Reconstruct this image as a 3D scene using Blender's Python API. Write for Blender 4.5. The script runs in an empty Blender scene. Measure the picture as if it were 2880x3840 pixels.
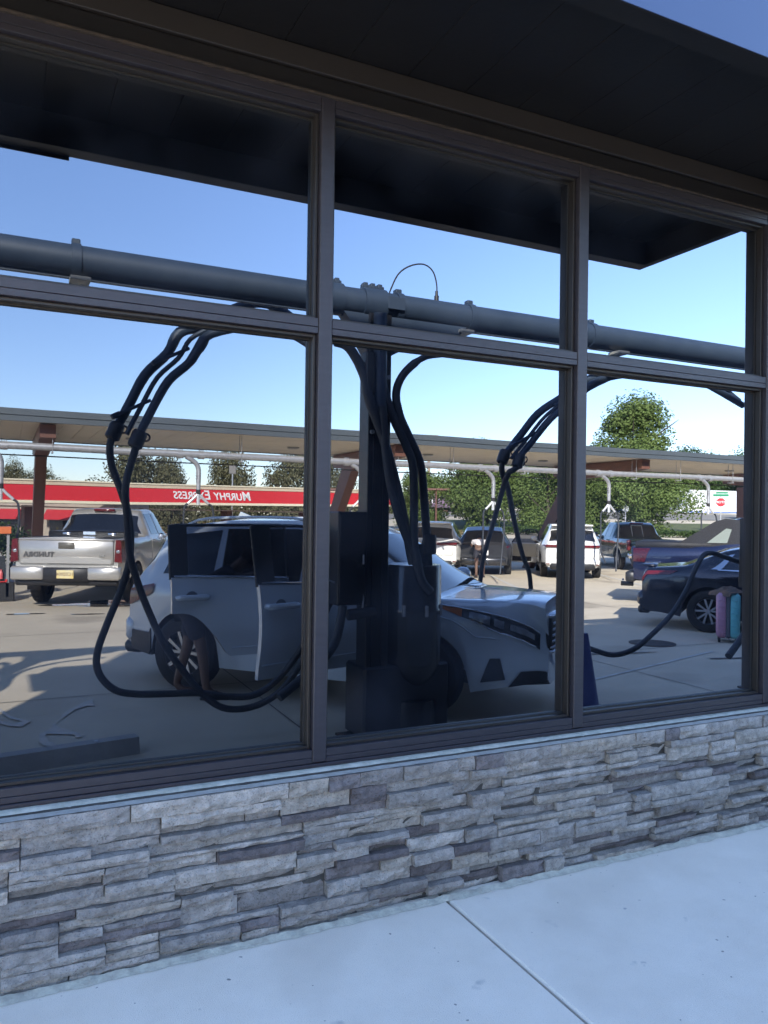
import bpy, math, random
from math import sin, cos, pi, radians as R, sqrt
from mathutils import Vector as V, Matrix, noise
random.seed(7)
SC = bpy.context.scene
COL = SC.collection

# ------------------------------------------------------------------ camera, sky, sun, exposure
cam_d = bpy.data.cameras.new('camera'); cam = bpy.data.objects.new('camera', cam_d); COL.objects.link(cam)
yaw, pitch, roll = R(25.998), R(.3653), R(.8004)
fwd = V((sin(yaw)*cos(pitch), cos(yaw)*cos(pitch), sin(pitch)))
rgt0 = V((cos(yaw), -sin(yaw), 0)); up0 = rgt0.cross(fwd)
rgt = rgt0*cos(roll)+up0*sin(roll); upv = -rgt0*sin(roll)+up0*cos(roll)
cam.matrix_world = Matrix(((rgt.x, upv.x, -fwd.x, 0), (rgt.y, upv.y, -fwd.y, -3.04), (rgt.z, upv.z, -fwd.z, 1.65), (0, 0, 0, 1)))
cam_d.sensor_fit = 'HORIZONTAL'; cam_d.sensor_width = 36; cam_d.lens = 36*2950/2880
cam_d.clip_start = .05; cam_d.clip_end = 2000
SC.camera = cam
SUN_AZ = math.atan2(-.45, .89); SUN_EL = R(31.4)
W = bpy.data.worlds.new('World'); SC.world = W; W.use_nodes = True
nt = W.node_tree; nt.nodes.clear()
sky = nt.nodes.new('ShaderNodeTexSky'); sky.sky_type = 'NISHITA'; sky.sun_disc = False
sky.sun_elevation = SUN_EL; sky.sun_rotation = SUN_AZ
sky.air_density = 1.0; sky.dust_density = .25; sky.ozone_density = 3.2
bg = nt.nodes.new('ShaderNodeBackground'); bg.inputs[1].default_value = .15
wo = nt.nodes.new('ShaderNodeOutputWorld')
tint = nt.nodes.new('ShaderNodeMix'); tint.data_type = 'RGBA'; tint.blend_type = 'MULTIPLY'; tint.inputs[0].default_value = 1; tint.inputs[7].default_value = (1.07, 1.0, 1.0, 1)   # whole-sky white balance
nt.links.new(sky.outputs[0], tint.inputs[6]); nt.links.new(tint.outputs[2], bg.inputs[0]); nt.links.new(bg.outputs[0], wo.inputs[0])
sd = bpy.data.lights.new('sun', 'SUN'); sd.energy = 5.0; sd.angle = R(.53); sd.color = (1, .90, .74)
so = bpy.data.objects.new('sun', sd); COL.objects.link(so)
sdir = V((sin(SUN_AZ)*cos(SUN_EL), cos(SUN_AZ)*cos(SUN_EL), sin(SUN_EL)))
so.rotation_euler = sdir.to_track_quat('Z', 'Y').to_euler(); so.location = (0, 0, 30)
SC.view_settings.view_transform = 'Standard'; SC.view_settings.look = 'None'
SC.view_settings.exposure = 2.72; SC.view_settings.gamma = 1; SC.view_settings.use_curve_mapping = False
SC.cycles.max_bounces = 8; SC.cycles.diffuse_bounces = 3; SC.cycles.glossy_bounces = 5; SC.cycles.transparent_max_bounces = 12
LOT = -.15

# ------------------------------------------------------------------ materials
MATS = {}
def mat(name, col, rough=.6, metal=0, col2=None, scale=6, bump=0, bscale=60, coat=0, spec=.5, detail=4, col3=None, scale3=1.2, thr3=.62, emit=None, coords='Object', stretch=None):
    if name in MATS: return MATS[name]
    m = bpy.data.materials.new(name); m.use_nodes = True; t = m.node_tree; b = t.nodes['Principled BSDF']
    b.inputs['Base Color'].default_value = (*col, 1); b.inputs['Roughness'].default_value = rough
    b.inputs['Metallic'].default_value = metal; b.inputs['Coat Weight'].default_value = coat; b.inputs['Coat Roughness'].default_value = .04
    b.inputs['Specular IOR Level'].default_value = spec
    tc = t.nodes.new('ShaderNodeTexCoord'); src = tc.outputs[coords]
    if stretch:
        mp = t.nodes.new('ShaderNodeMapping'); mp.inputs['Scale'].default_value = stretch; t.links.new(src, mp.inputs[0]); src = mp.outputs[0]
    last = None
    if col2:
        n = t.nodes.new('ShaderNodeTexNoise'); n.inputs['Scale'].default_value = scale; n.inputs['Detail'].default_value = detail; n.inputs['Roughness'].default_value = .65
        t.links.new(src, n.inputs['Vector'])
        r = t.nodes.new('ShaderNodeValToRGB'); r.color_ramp.elements[0].position = .32; r.color_ramp.elements[1].position = .68
        r.color_ramp.elements[0].color = (*col, 1); r.color_ramp.elements[1].color = (*col2, 1)
        t.links.new(n.outputs[0], r.inputs[0]); last = r.outputs[0]
        if col3:
            n3 = t.nodes.new('ShaderNodeTexNoise'); n3.inputs['Scale'].default_value = scale3; n3.inputs['Detail'].default_value = 3
            t.links.new(src, n3.inputs['Vector'])
            r3 = t.nodes.new('ShaderNodeValToRGB'); r3.color_ramp.elements[0].position = thr3; r3.color_ramp.elements[1].position = thr3+.07
            r3.color_ramp.elements[0].color = (0, 0, 0, 1); r3.color_ramp.elements[1].color = (1, 1, 1, 1)
            t.links.new(n3.outputs[0], r3.inputs[0])
            mx = t.nodes.new('ShaderNodeMix'); mx.data_type = 'RGBA'
            t.links.new(r3.outputs[0], mx.inputs[0]); t.links.new(last, mx.inputs[6]); mx.inputs[7].default_value = (*col3, 1); last = mx.outputs[2]
        t.links.new(last, b.inputs['Base Color'])
    if bump:
        n2 = t.nodes.new('ShaderNodeTexNoise'); n2.inputs['Scale'].default_value = bscale; n2.inputs['Detail'].default_value = 5
        t.links.new(src, n2.inputs['Vector'])
        bp = t.nodes.new('ShaderNodeBump'); bp.inputs['Strength'].default_value = bump; bp.inputs['Distance'].default_value = .01
        t.links.new(n2.outputs[0], bp.inputs['Height']); t.links.new(bp.outputs[0], b.inputs['Normal'])
    if emit:
        b.inputs['Emission Color'].default_value = (*col, 1); b.inputs['Emission Strength'].default_value = emit
    MATS[name] = m; return m

def ramp_by_object(name, cols, rough=.95, bump=1.0, bscale=75, mottle=.45, mscale=20):
    m = bpy.data.materials.new(name); m.use_nodes = True; t = m.node_tree; b = t.nodes['Principled BSDF']
    b.inputs['Roughness'].default_value = rough; b.inputs['Specular IOR Level'].default_value = .25
    oi = t.nodes.new('ShaderNodeObjectInfo'); r = t.nodes.new('ShaderNodeValToRGB'); r.color_ramp.interpolation = 'CONSTANT'
    while len(r.color_ramp.elements) < len(cols): r.color_ramp.elements.new(.5)
    for i, c in enumerate(cols):
        r.color_ramp.elements[i].position = i/len(cols); r.color_ramp.elements[i].color = (*c, 1)
    t.links.new(oi.outputs['Random'], r.inputs[0])
    tc = t.nodes.new('ShaderNodeTexCoord')
    n = t.nodes.new('ShaderNodeTexNoise'); n.inputs['Scale'].default_value = mscale; n.inputs['Detail'].default_value = 6; n.inputs['Roughness'].default_value = .7
    t.links.new(tc.outputs['Object'], n.inputs['Vector'])
    r2 = t.nodes.new('ShaderNodeValToRGB'); r2.color_ramp.elements[0].position = .3; r2.color_ramp.elements[1].position = .72
    r2.color_ramp.elements[0].color = (1-mottle,)*3+(1,); r2.color_ramp.elements[1].color = (1+mottle*.55,)*3+(1,)
    t.links.new(n.outputs[0], r2.inputs[0])
    mx = t.nodes.new('ShaderNodeMix'); mx.data_type = 'RGBA'; mx.blend_type = 'MULTIPLY'; mx.inputs[0].default_value = 1
    t.links.new(r.outputs[0], mx.inputs[6]); t.links.new(r2.outputs[0], mx.inputs[7])
    # small dark pits
    v = t.nodes.new('ShaderNodeTexNoise'); v.inputs['Scale'].default_value = 170; v.inputs['Detail'].default_value = 2
    t.links.new(tc.outputs['Object'], v.inputs['Vector'])
    r3 = t.nodes.new('ShaderNodeValToRGB'); r3.color_ramp.elements[0].position = .28; r3.color_ramp.elements[1].position = .42
    r3.color_ramp.elements[0].color = (.30, .28, .27, 1); r3.color_ramp.elements[1].color = (1, 1, 1, 1)
    t.links.new(v.outputs[0], r3.inputs[0])
    m2 = t.nodes.new('ShaderNodeMix'); m2.data_type = 'RGBA'; m2.blend_type = 'MULTIPLY'; m2.inputs[0].default_value = .8
    t.links.new(mx.outputs[2], m2.inputs[6]); t.links.new(r3.outputs[0], m2.inputs[7])
    t.links.new(m2.outputs[2], b.inputs['Base Color'])
    n2 = t.nodes.new('ShaderNodeTexNoise'); n2.inputs['Scale'].default_value = bscale; n2.inputs['Detail'].default_value = 6
    t.links.new(tc.outputs['Object'], n2.inputs['Vector'])
    bp = t.nodes.new('ShaderNodeBump'); bp.inputs['Strength'].default_value = bump; bp.inputs['Distance'].default_value = .008
    t.links.new(n2.outputs[0], bp.inputs['Height']); t.links.new(bp.outputs[0], b.inputs['Normal'])
    return m

def leaf_mat(name, a, b_):
    m = bpy.data.materials.new(name); m.use_nodes = True; t = m.node_tree; b = t.nodes['Principled BSDF']
    b.inputs['Roughness'].default_value = .65; b.inputs['Specular IOR Level'].default_value = .25
    tc = t.nodes.new('ShaderNodeTexCoord'); n = t.nodes.new('ShaderNodeTexNoise'); n.inputs['Scale'].default_value = 2.5
    t.links.new(tc.outputs['Object'], n.inputs['Vector'])
    r = t.nodes.new('ShaderNodeValToRGB'); r.color_ramp.elements[0].position = .35; r.color_ramp.elements[1].position = .65
    r.color_ramp.elements[0].color = (*a, 1); r.color_ramp.elements[1].color = (*b_, 1)
    t.links.new(n.outputs[0], r.inputs[0]); t.links.new(r.outputs[0], b.inputs['Base Color'])
    tr = t.nodes.new('ShaderNodeBsdfTranslucent'); t.links.new(r.outputs[0], tr.inputs[0])
    ms = t.nodes.new('ShaderNodeMixShader'); ms.inputs[0].default_value = .3
    t.links.new(b.outputs[0], ms.inputs[1]); t.links.new(tr.outputs[0], ms.inputs[2])
    t.links.new(ms.outputs[0], t.nodes['Material Output'].inputs[0])
    return m

def window_glass():
    # mirror-coated solar glass: strong reflection, dark tinted transmission, dust film whose blue colour paints in a veil of haze
    m = bpy.data.materials.new('solar_glass'); m.use_nodes = True; t = m.node_tree; t.nodes.clear()
    out = t.nodes.new('ShaderNodeOutputMaterial')
    gl = t.nodes.new('ShaderNodeBsdfGlossy'); gl.inputs['Color'].default_value = (.80, .87, 1, 1); gl.inputs['Roughness'].default_value = 0
    tp = t.nodes.new('ShaderNodeBsdfTransparent'); tp.inputs[0].default_value = (.07, .08, .10, 1)
    mx = t.nodes.new('ShaderNodeMixShader'); lw = t.nodes.new('ShaderNodeLayerWeight'); lw.inputs[0].default_value = .8
    wn = t.nodes.new('ShaderNodeTexNoise'); wn.inputs['Scale'].default_value = 1.7; wn.inputs['Detail'].default_value = 0
    wc = t.nodes.new('ShaderNodeTexCoord'); t.links.new(wc.outputs['Object'], wn.inputs['Vector'])
    wb = t.nodes.new('ShaderNodeBump'); wb.inputs['Strength'].default_value = 1; wb.inputs['Distance'].default_value = .00035
    t.links.new(wn.outputs[0], wb.inputs['Height']); t.links.new(wb.outputs[0], gl.inputs['Normal'])
    mr = t.nodes.new('ShaderNodeMapRange'); mr.inputs[3].default_value = GLASS_R; mr.inputs[4].default_value = .36
    t.links.new(lw.outputs['Facing'], mr.inputs[0]); t.links.new(mr.outputs[0], mx.inputs[0])
    t.links.new(tp.outputs[0], mx.inputs[1]); t.links.new(gl.outputs[0], mx.inputs[2])
    df = t.nodes.new('ShaderNodeBsdfDiffuse'); df.inputs[0].default_value = (.42, .52, .80, 1)
    tc = t.nodes.new('ShaderNodeTexCoord'); n = t.nodes.new('ShaderNodeTexNoise'); n.inputs['Scale'].default_value = 2.2; n.inputs['Detail'].default_value = 3
    t.links.new(tc.outputs['Object'], n.inputs['Vector'])
    n2 = t.nodes.new('ShaderNodeTexNoise'); n2.inputs['Scale'].default_value = 240; n2.inputs['Detail'].default_value = 1
    t.links.new(tc.outputs['Object'], n2.inputs['Vector'])
    a = t.nodes.new('ShaderNodeMapRange'); a.inputs[1].default_value = .4; a.inputs[2].default_value = .7; a.inputs[3].default_value = .003; a.inputs[4].default_value = .017
    t.links.new(n.outputs[0], a.inputs[0])
    s = t.nodes.new('ShaderNodeMapRange'); s.inputs[1].default_value = .74; s.inputs[2].default_value = .78; s.inputs[3].default_value = 0; s.inputs[4].default_value = .12
    t.links.new(n2.outputs[0], s.inputs[0])
    ad = t.nodes.new('ShaderNodeMath'); ad.operation = 'ADD'; t.links.new(a.outputs[0], ad.inputs[0]); t.links.new(s.outputs[0], ad.inputs[1])
    m2 = t.nodes.new('ShaderNodeMixShader'); t.links.new(ad.outputs[0], m2.inputs[0]); t.links.new(mx.outputs[0], m2.inputs[1]); t.links.new(df.outputs[0], m2.inputs[2])
    t.links.new(m2.outputs[0], out.inputs[0])
    return m
GLASS_R = .122

# ------------------------------------------------------------------ mesh helpers
class MB:
    def __init__(s): s.v = []; s.f = []; s.m = []
    def add(s, vs, fs, mi=0):
        o = len(s.v); s.v += [tuple(v) for v in vs]; s.f += [tuple(i+o for i in f) for f in fs]; s.m += [mi]*len(fs); return s
    def box(s, a, b, bev=0, mi=0, M=None):
        x0, y0, z0 = [min(a[i], b[i]) for i in range(3)]; x1, y1, z1 = [max(a[i], b[i]) for i in range(3)]
        if bev <= 0:
            vs = [(x, y, z) for x in (x0, x1) for y in (y0, y1) for z in (z0, z1)]
            fs = [(0, 1, 3, 2), (4, 6, 7, 5), (0, 4, 5, 1), (2, 3, 7, 6), (0, 2, 6, 4), (1, 5, 7, 3)]
        else:
            e = min(bev, (x1-x0)/2.01, (y1-y0)/2.01, (z1-z0)/2.01); vs = []; idx = {}
            for i, x in enumerate((x0, x1)):
                for j, y in enumerate((y0, y1)):
                    for k, z in enumerate((z0, z1)):
                        sx, sy, sz = (1, -1)[i], (1, -1)[j], (1, -1)[k]
                        idx[i, j, k, 0] = len(vs); vs.append((x, y+sy*e, z+sz*e))
                        idx[i, j, k, 1] = len(vs); vs.append((x+sx*e, y, z+sz*e))
                        idx[i, j, k, 2] = len(vs); vs.append((x+sx*e, y+sy*e, z))
            fs = []
            I = lambda i, j, k, a: idx[i, j, k, a]
            for i in (0, 1): fs.append((I(i,0,0,0), I(i,0,1,0), I(i,1,1,0), I(i,1,0,0)) if i == 0 else (I(i,0,0,0), I(i,1,0,0), I(i,1,1,0), I(i,0,1,0)))
            for j in (0, 1): fs.append((I(0,j,0,1), I(1,j,0,1), I(1,j,1,1), I(0,j,1,1)) if j == 0 else (I(0,j,0,1), I(0,j,1,1), I(1,j,1,1), I(1,j,0,1)))
            for k in (0, 1): fs.append((I(0,0,k,2), I(0,1,k,2), I(1,1,k,2), I(1,0,k,2)) if k == 0 else (I(0,0,k,2), I(1,0,k,2), I(1,1,k,2), I(0,1,k,2)))
            for i in (0, 1):
                for j in (0, 1): fs.append((I(i,j,0,0), I(i,j,1,0), I(i,j,1,1), I(i,j,0,1)))
            for i in (0, 1):
                for k in (0, 1): fs.append((I(i,0,k,0), I(i,1,k,0), I(i,1,k,2), I(i,0,k,2)))
            for j in (0, 1):
                for k in (0, 1): fs.append((I(0,j,k,1), I(1,j,k,1), I(1,j,k,2), I(0,j,k,2)))
            for i in (0, 1):
                for j in (0, 1):
                    for k in (0, 1): fs.append((I(i,j,k,0), I(i,j,k,1), I(i,j,k,2)))
        if M is not None: vs = [M @ V(v) for v in vs]
        return s.add(vs, fs, mi)
    def tube(s, pts, r, n=10, mi=0, cap=True, sm=0, ell=1):
        pts = [V(p) for p in pts]
        if sm: pts = smooth_path(pts, sm)
        rs = r if isinstance(r, (list, tuple)) else [r]*len(pts)
        if len(rs) != len(pts): rs = [rs[min(len(rs)-1, int(i*len(rs)/len(pts)))] for i in range(len(pts))]
        vs = []; fs = []; ref = None
        for i, p in enumerate(pts):
            d = (pts[min(i+1, len(pts)-1)]-pts[max(i-1, 0)]).normalized()
            if ref is None: ref = V((0, 0, 1)) if abs(d.z) < .9 else V((1, 0, 0))
            a = (ref-d*ref.dot(d)).normalized(); ref = a; b = d.cross(a)
            for k in range(n):
                th = 2*pi*k/n; vs.append(p+a*cos(th)*rs[i]*ell+b*sin(th)*rs[i])
        for i in range(len(pts)-1):
            for k in range(n):
                k2 = (k+1) % n; fs.append((i*n+k, i*n+k2, (i+1)*n+k2, (i+1)*n+k))
        if cap: fs.append(tuple(range(n))[::-1]); fs.append(tuple((len(pts)-1)*n+k for k in range(n)))
        return s.add(vs, fs, mi)
    def lathe(s, prof, c, ax=(0, 0, 1), n=20, mi=0):
        ax = V(ax).normalized(); a = V((1, 0, 0)) if abs(ax.x) < .9 else V((0, 1, 0)); a = (a-ax*a.dot(ax)).normalized(); b = ax.cross(a); c = V(c)
        vs = [c+ax*h+(a*cos(2*pi*k/n)+b*sin(2*pi*k/n))*r for (r, h) in prof for k in range(n)]
        fs = [(i*n+k, i*n+(k+1) % n, (i+1)*n+(k+1) % n, (i+1)*n+k) for i in range(len(prof)-1) for k in range(n)]
        return s.add(vs, fs, mi)
    def prism(s, poly, a, b, axis='y', mi=0):
        def P(p, q): return {'y': (p[0], q, p[1]), 'x': (q, p[0], p[1]), 'z': (p[0], p[1], q)}[axis]
        n = len(poly); vs = [P(p, a) for p in poly]+[P(p, b) for p in poly]
        fs = [tuple(range(n)), tuple(range(2*n-1, n-1, -1))]+[(i, (i+1) % n, n+(i+1) % n, n+i) for i in range(n)]
        return s.add(vs, fs, mi)
    def grid(s, fn, nu, nv, mi=0, flip=False):
        vs = [fn(i/nu, j/nv) for i in range(nu+1) for j in range(nv+1)]
        fs = [(i*(nv+1)+j, (i+1)*(nv+1)+j, (i+1)*(nv+1)+j+1, i*(nv+1)+j+1) for i in range(nu) for j in range(nv)]
        if flip: fs = [f[::-1] for f in fs]
        return s.add(vs, fs, mi)
    def build(s, name, mats, parent=None, smooth=False, loc=None, angle=40):
        me = bpy.data.meshes.new(name); me.from_pydata(s.v, [], s.f)
        for m in (mats if isinstance(mats, (list, tuple)) else [mats]): me.materials.append(m)
        me.polygons.foreach_set('material_index', s.m)
        if smooth:
            me.polygons.foreach_set('use_smooth', [True]*len(me.polygons))
            import bmesh
            bm = bmesh.new(); bm.from_mesh(me); bmesh.ops.recalc_face_normals(bm, faces=bm.faces)
            for e in bm.edges:
                if len(e.link_faces) == 2 and e.calc_face_angle(0) > R(angle): e.smooth = False
            bm.to_mesh(me); bm.free()
        me.update()
        o = bpy.data.objects.new(name, me); COL.objects.link(o)
        if parent: o.parent = parent
        if loc: o.location = loc
        return o
def smooth_path(pts, k=4):
    P = [pts[0]]+pts+[pts[-1]]; out = []
    for i in range(1, len(P)-2):
        for j in range(k):
            t = j/k; p0, p1, p2, p3 = P[i-1:i+3]
            out.append(.5*((2*p1)+(p2-p0)*t+(2*p0-5*p1+4*p2-p3)*t*t+(3*p1-p0-3*p2+p3)*t**3))
    out.append(pts[-1]); return out
def tag(o, label, cat, group=None, kind=None):
    if label: o['label'] = label
    if cat: o['category'] = cat
    if group: o['group'] = group
    if kind: o['kind'] = kind
    return o
def thing(name, label, cat, loc=(0, 0, 0), rz=0, group=None):
    o = bpy.data.objects.new(name, None); o.empty_display_size = .2; COL.objects.link(o); o.location = loc; o.rotation_euler = (0, 0, rz)
    return tag(o, label, cat, group)
def tbox(name, a, b, m, parent=None, bev=0, smooth=False, loc=None):
    return MB().box(a, b, bev).build(name, m, parent, smooth, loc)
def text(name, body, size, loc, rot, m, parent=None, ext=.01, bold=0, shear=0, smallcaps=False, align='CENTER', spacing=1):
    c = bpy.data.curves.new(name, 'FONT'); c.body = body; c.size = size; c.extrude = ext; c.offset = bold; c.shear = shear
    c.align_x = align; c.align_y = 'CENTER'; c.space_character = spacing; c.resolution_u = 3
    if smallcaps:
        c.small_caps_scale = .8
        for i, ch in enumerate(body):
            if ch.islower(): c.body_format[i].use_small_caps = True
    c.materials.append(m); tmp = bpy.data.objects.new(name+'_curve', c); COL.objects.link(tmp)
    me = bpy.data.meshes.new_from_object(tmp.evaluated_get(bpy.context.evaluated_depsgraph_get())); bpy.data.objects.remove(tmp)
    o = bpy.data.objects.new(name, me); COL.objects.link(o); o.location = loc; o.rotation_euler = rot
    if parent: o.parent = parent
    return o
def copy_tree(o, parent=None):
    c = o.copy(); COL.objects.link(c)
    if parent: c.parent = parent
    for ch in list(o.children): copy_tree(ch, c)
    return c
def struct(o): o['kind'] = 'structure'; return o

# common materials
BRONZE = mat('bronze_anodised', (.026, .024, .033), .45, .15, (.018, .017, .024), 9, .12, 220, stretch=(1, 1, 6))
BRONZE_D = mat('bronze_dark_returns', (.022, .019, .019), .45, .3, (.02, .018, .017), 8)
GASKET = mat('black_gasket', (.012, .012, .013), .6)
BLACK_METAL = mat('black_soffit_metal', (.006, .006, .0075), .5, 0, (.009, .009, .010), 3, .05, 40, spec=.3)
FASCIA_BLUE = mat('sky_tinted_fascia', (.035, .055, .12), .35, .1, (.032, .05, .11), .6)  # blue of the sky put into the colour of the overhang's front face
CAULK = mat('grey_sealant', (.34, .35, .33), .8, 0, (.22, .24, .22), 20, .4, 90)
MORTAR = mat('dark_mortar', (.035, .032, .030), .95, 0, (.07, .065, .06), 20, .5, 120)
STONE = ramp_by_object('ledge_stone', [(.275, .256, .238), (.22, .204, .192), (.31, .286, .264), (.115, .100, .102), (.26, .24, .224), (.285, .258, .228), (.155, .137, .138), (.25, .233, .22), (.33, .304, .278), (.185, .17, .163), (.28, .26, .242), (.235, .216, .202)])
SIDEWALK = mat('sidewalk_concrete', (.68, .62, .535), .9, 0, (.75, .69, .605), 3.2, .35, 260, col3=(.44, .425, .40), scale3=5.5, thr3=.69, detail=8)
def add_specks(m, cols):
    t = m.node_tree; b = t.nodes['Principled BSDF']; src = b.inputs['Base Color'].links[0].from_socket; tc = t.nodes.new('ShaderNodeTexCoord')
    for (sc_, th, w, c, dt) in cols:
        n = t.nodes.new('ShaderNodeTexNoise'); n.inputs['Scale'].default_value = sc_; n.inputs['Detail'].default_value = dt; t.links.new(tc.outputs['Object'], n.inputs['Vector'])
        r = t.nodes.new('ShaderNodeValToRGB'); r.color_ramp.elements[0].position = th; r.color_ramp.elements[1].position = th+w; r.color_ramp.elements[0].color = (0, 0, 0, 1); r.color_ramp.elements[1].color = (1, 1, 1, 1)
        t.links.new(n.outputs[0], r.inputs[0]); mx = t.nodes.new('ShaderNodeMix'); mx.data_type = 'RGBA'
        t.links.new(r.outputs[0], mx.inputs[0]); t.links.new(src, mx.inputs[6]); mx.inputs[7].default_value = (*c, 1); src = mx.outputs[2]
    t.links.new(src, b.inputs['Base Color'])
add_specks(SIDEWALK, [(1.3, .56, .25, (.60, .54, .465), 6), (26, .76, .02, (.22, .21, .20), 1), (9, .735, .03, (.40, .385, .37), 3), (300, .66, .05, (.46, .45, .43), 1)])
CONC = mat('lot_concrete', (.48, .41, .305), .85, 0, (.58, .50, .375), .55, .3, 90, col3=(.37, .315, .235), scale3=.35, thr3=.6, detail=8)
ASPHALT = mat('asphalt', (.10, .10, .10), .9, 0, (.13, .128, .122), 2, .3, 50)
GRASS = mat('grass_green', (.06, .085, .025), .9, 0, (.12, .12, .045), 1.5, .4, 20)
GALV = mat('galvanised_steel', (.47, .47, .48), .42, .5, (.36, .36, .37), 12)
TAN = mat('tan_ribbed_soffit', (.66, .58, .46), .6, 0, (.58, .51, .41), 1.5)
SLATE = mat('slate_blue_fascia', (.085, .10, .11), .45, .2, (.10, .115, .125), 2)
BROWN = mat('brown_steel_column', (.15, .065, .042), .5, 0, (.12, .052, .036), 3)
RUBBER = mat('black_rubber', (.016, .016, .017), .75, 0, (.026, .025, .024), 12)
TYRE = mat('tyre_rubber', (.018, .018, .018), .85)
PLASTIC = mat('black_plastic', (.02, .02, .022), .45)
DARKGLASS = mat('dark_car_glass', (.008, .009, .011), .03, 0, spec=.7, coat=.6)
CHROME = mat('chrome', (.75, .76, .78), .12, 1)
ALLOY = mat('silver_alloy', (.50, .51, .53), .28, .85)
REDL = mat('red_lamp_lens', (.08, .005, .008), .12, 0, (.16, .009, .012), 20, coat=.5)
AMBER = mat('amber_lens', (.55, .14, .02), .15, coat=.6)
CLEARL = mat('clear_lamp_lens', (.16, .17, .19), .08, .5, (.5, .52, .55), 9, coat=.8)
WHITEP = mat('white_paint_flat', (.78, .77, .74), .55)
VACBLUE = mat('navy_vacuum_steel', (.026, .043, .072), .5, .1, (.036, .055, .085), 5)
HOSE = mat('ribbed_hose', (.022, .026, .034), .6, 0, (.034, .038, .046), 14)
STEEL_BLACK = mat('black_powder_coat', (.006, .006, .008), .4)

# ------------------------------------------------------------------ ground
def gh(x, y):
    s = x*.438+(3.19-y)*.899             # distance from the storefront along the photo's view
    z = LOT
    if s > 33: z += (min(s, 60)-33)*.028
    if s > 60: z += (min(s, 100)-60)*.058
    if s > 140: z += (min(s, 400)-140)*.02
    lat = x*.899-(3.19-y)*.438           # positive to the right in the mirror
    k = max(0, min(1, (2-lat)/14))       # falls away towards the petrol station
    if s > 36: z = z*(1-k)+(LOT-min((s-36)*.12, 2.3))*k
    return z
def ground_sheet(name, m, sx, sy, dz=0, x0=None, cell=None, smooth=True):
    xs, ys = sx, sy
    vs = [(x, y, gh(x, y)+dz) for x in xs for y in ys]; n = len(ys)
    fs = [(i*n+j, (i+1)*n+j, (i+1)*n+j+1, i*n+j+1) for i in range(len(xs)-1) for j in range(n-1)]
    return struct(MB().add(vs, fs).build(name, m, None, smooth))
xs = [-600, -300, -150, -80, -50]+[-40+4*i for i in range(40)]+[130, 150, 180, 250, 400, 700]
ys = [-700, -400, -250, -180, -150]+[-140+4*i for i in range(34)]+[-1.8+.0]
ys = sorted(set(ys)); ys = [y for y in ys if y <= -1.8]
ground_sheet('parking_lot', CONC, xs, ys)
struct(MB().box((-600, -1.8, LOT-.2), (700, 300, LOT-.02)).build('ground', ASPHALT))

def strip(name, m, a, b, w, dz=.004, step=3, kind='structure'):
    a, b = V(a), V(b); L = (b-a).length; n = max(1, int(L/step)); d = (b-a)/n; q = V((-d.y, d.x)).normalized()*w/2
    vs = []
    for i in range(n+1):
        p = a+d*i
        for k in (-1, 0, 1): vs.append((p.x+q.x*k, p.y+q.y*k, gh(p.x+q.x*k, p.y+q.y*k)+dz))
    fs = [(i*3+k, i*3+k+3, i*3+k+4, i*3+k+1) for i in range(n) for k in (0, 1)]
    o = MB().add(vs, fs).build(name, m)
    if kind: o['kind'] = kind
    return o
# point in the mirrored view axes -> real ground position
def loc_(lat, s):
    x = lat*.899+s*.438; yv = -lat*.438+s*.899
    return (x, 3.19-yv)
strip('access_road', ASPHALT, loc_(-6, 47), loc_(60, 36), 13, .02)
strip('grass_verge', GRASS, loc_(2, 68), loc_(90, 62), 15, .03)
strip('street', mat('worn_street', (.19, .18, .165), .9, 0, (.24, .225, .2), 1, .2, 30), loc_(-4, 88), loc_(120, 80), 13, .035)
strip('grass_field', GRASS, loc_(-40, 110), loc_(160, 104), 26, .03)

# sidewalk slabs
sw = MB().box((-8, -1.79, -.6), (9, 0.02, -.13)).build('sidewalk', CONC); struct(sw)
xj = [-6.94, -4.74, -2.59, -.44, 1.76, 3.96, 6.16, 8.36]
for i in range(len(xj)-1):
    MB().box((xj[i]+.006, -1.8, -.13), (xj[i+1]-.006, -.02, 0), .008).build('slab', SIDEWALK, sw)

# painted parking lines and stains
YEL = mat('worn_white_line', (.62, .60, .54), .8, 0, (.42, .39, .34), 5)
def lineseg(a, b, w=.1, name='parking_line', m=None):
    a, b = V((*a, 0)), V((*b, 0)); d = (b-a).normalized(); q = V((-d.y, d.x, 0))*w/2
    zs = [gh(p.x, p.y)+.006 for p in (a, b)]
    o = MB().add([(a-q).to_tuple()[:2]+(zs[0],), (a+q).to_tuple()[:2]+(zs[0],), (b+q).to_tuple()[:2]+(zs[1],), (b-q).to_tuple()[:2]+(zs[1],)], [(0, 3, 2, 1)]).build(name, m or YEL)
    return struct(o)
for k in range(6):
    x0 = 2.6+4.15*k+.8; lineseg((x0, -12.8), (x0+2.2, -17.6))
lineseg((12.9, -10.9), (14.6, -10.75), .12); lineseg((8.5, -7.2), (6.9, -9.6), .09); lineseg((5.6, -3.6), (8.9, -4.6), .05)
JOINT = mat('joint_dark', (.13, .12, .105), .9)
for y in (-4.87, -9.2, -13.6, -18): lineseg((-15, y), (45, y-.6), .014, 'concrete_joint', JOINT)
for x in (-2.2, 2.3, 6.8, 11.3, 15.8): lineseg((x, -2), (x+.3, -22), .014, 'concrete_joint', JOINT)
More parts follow.
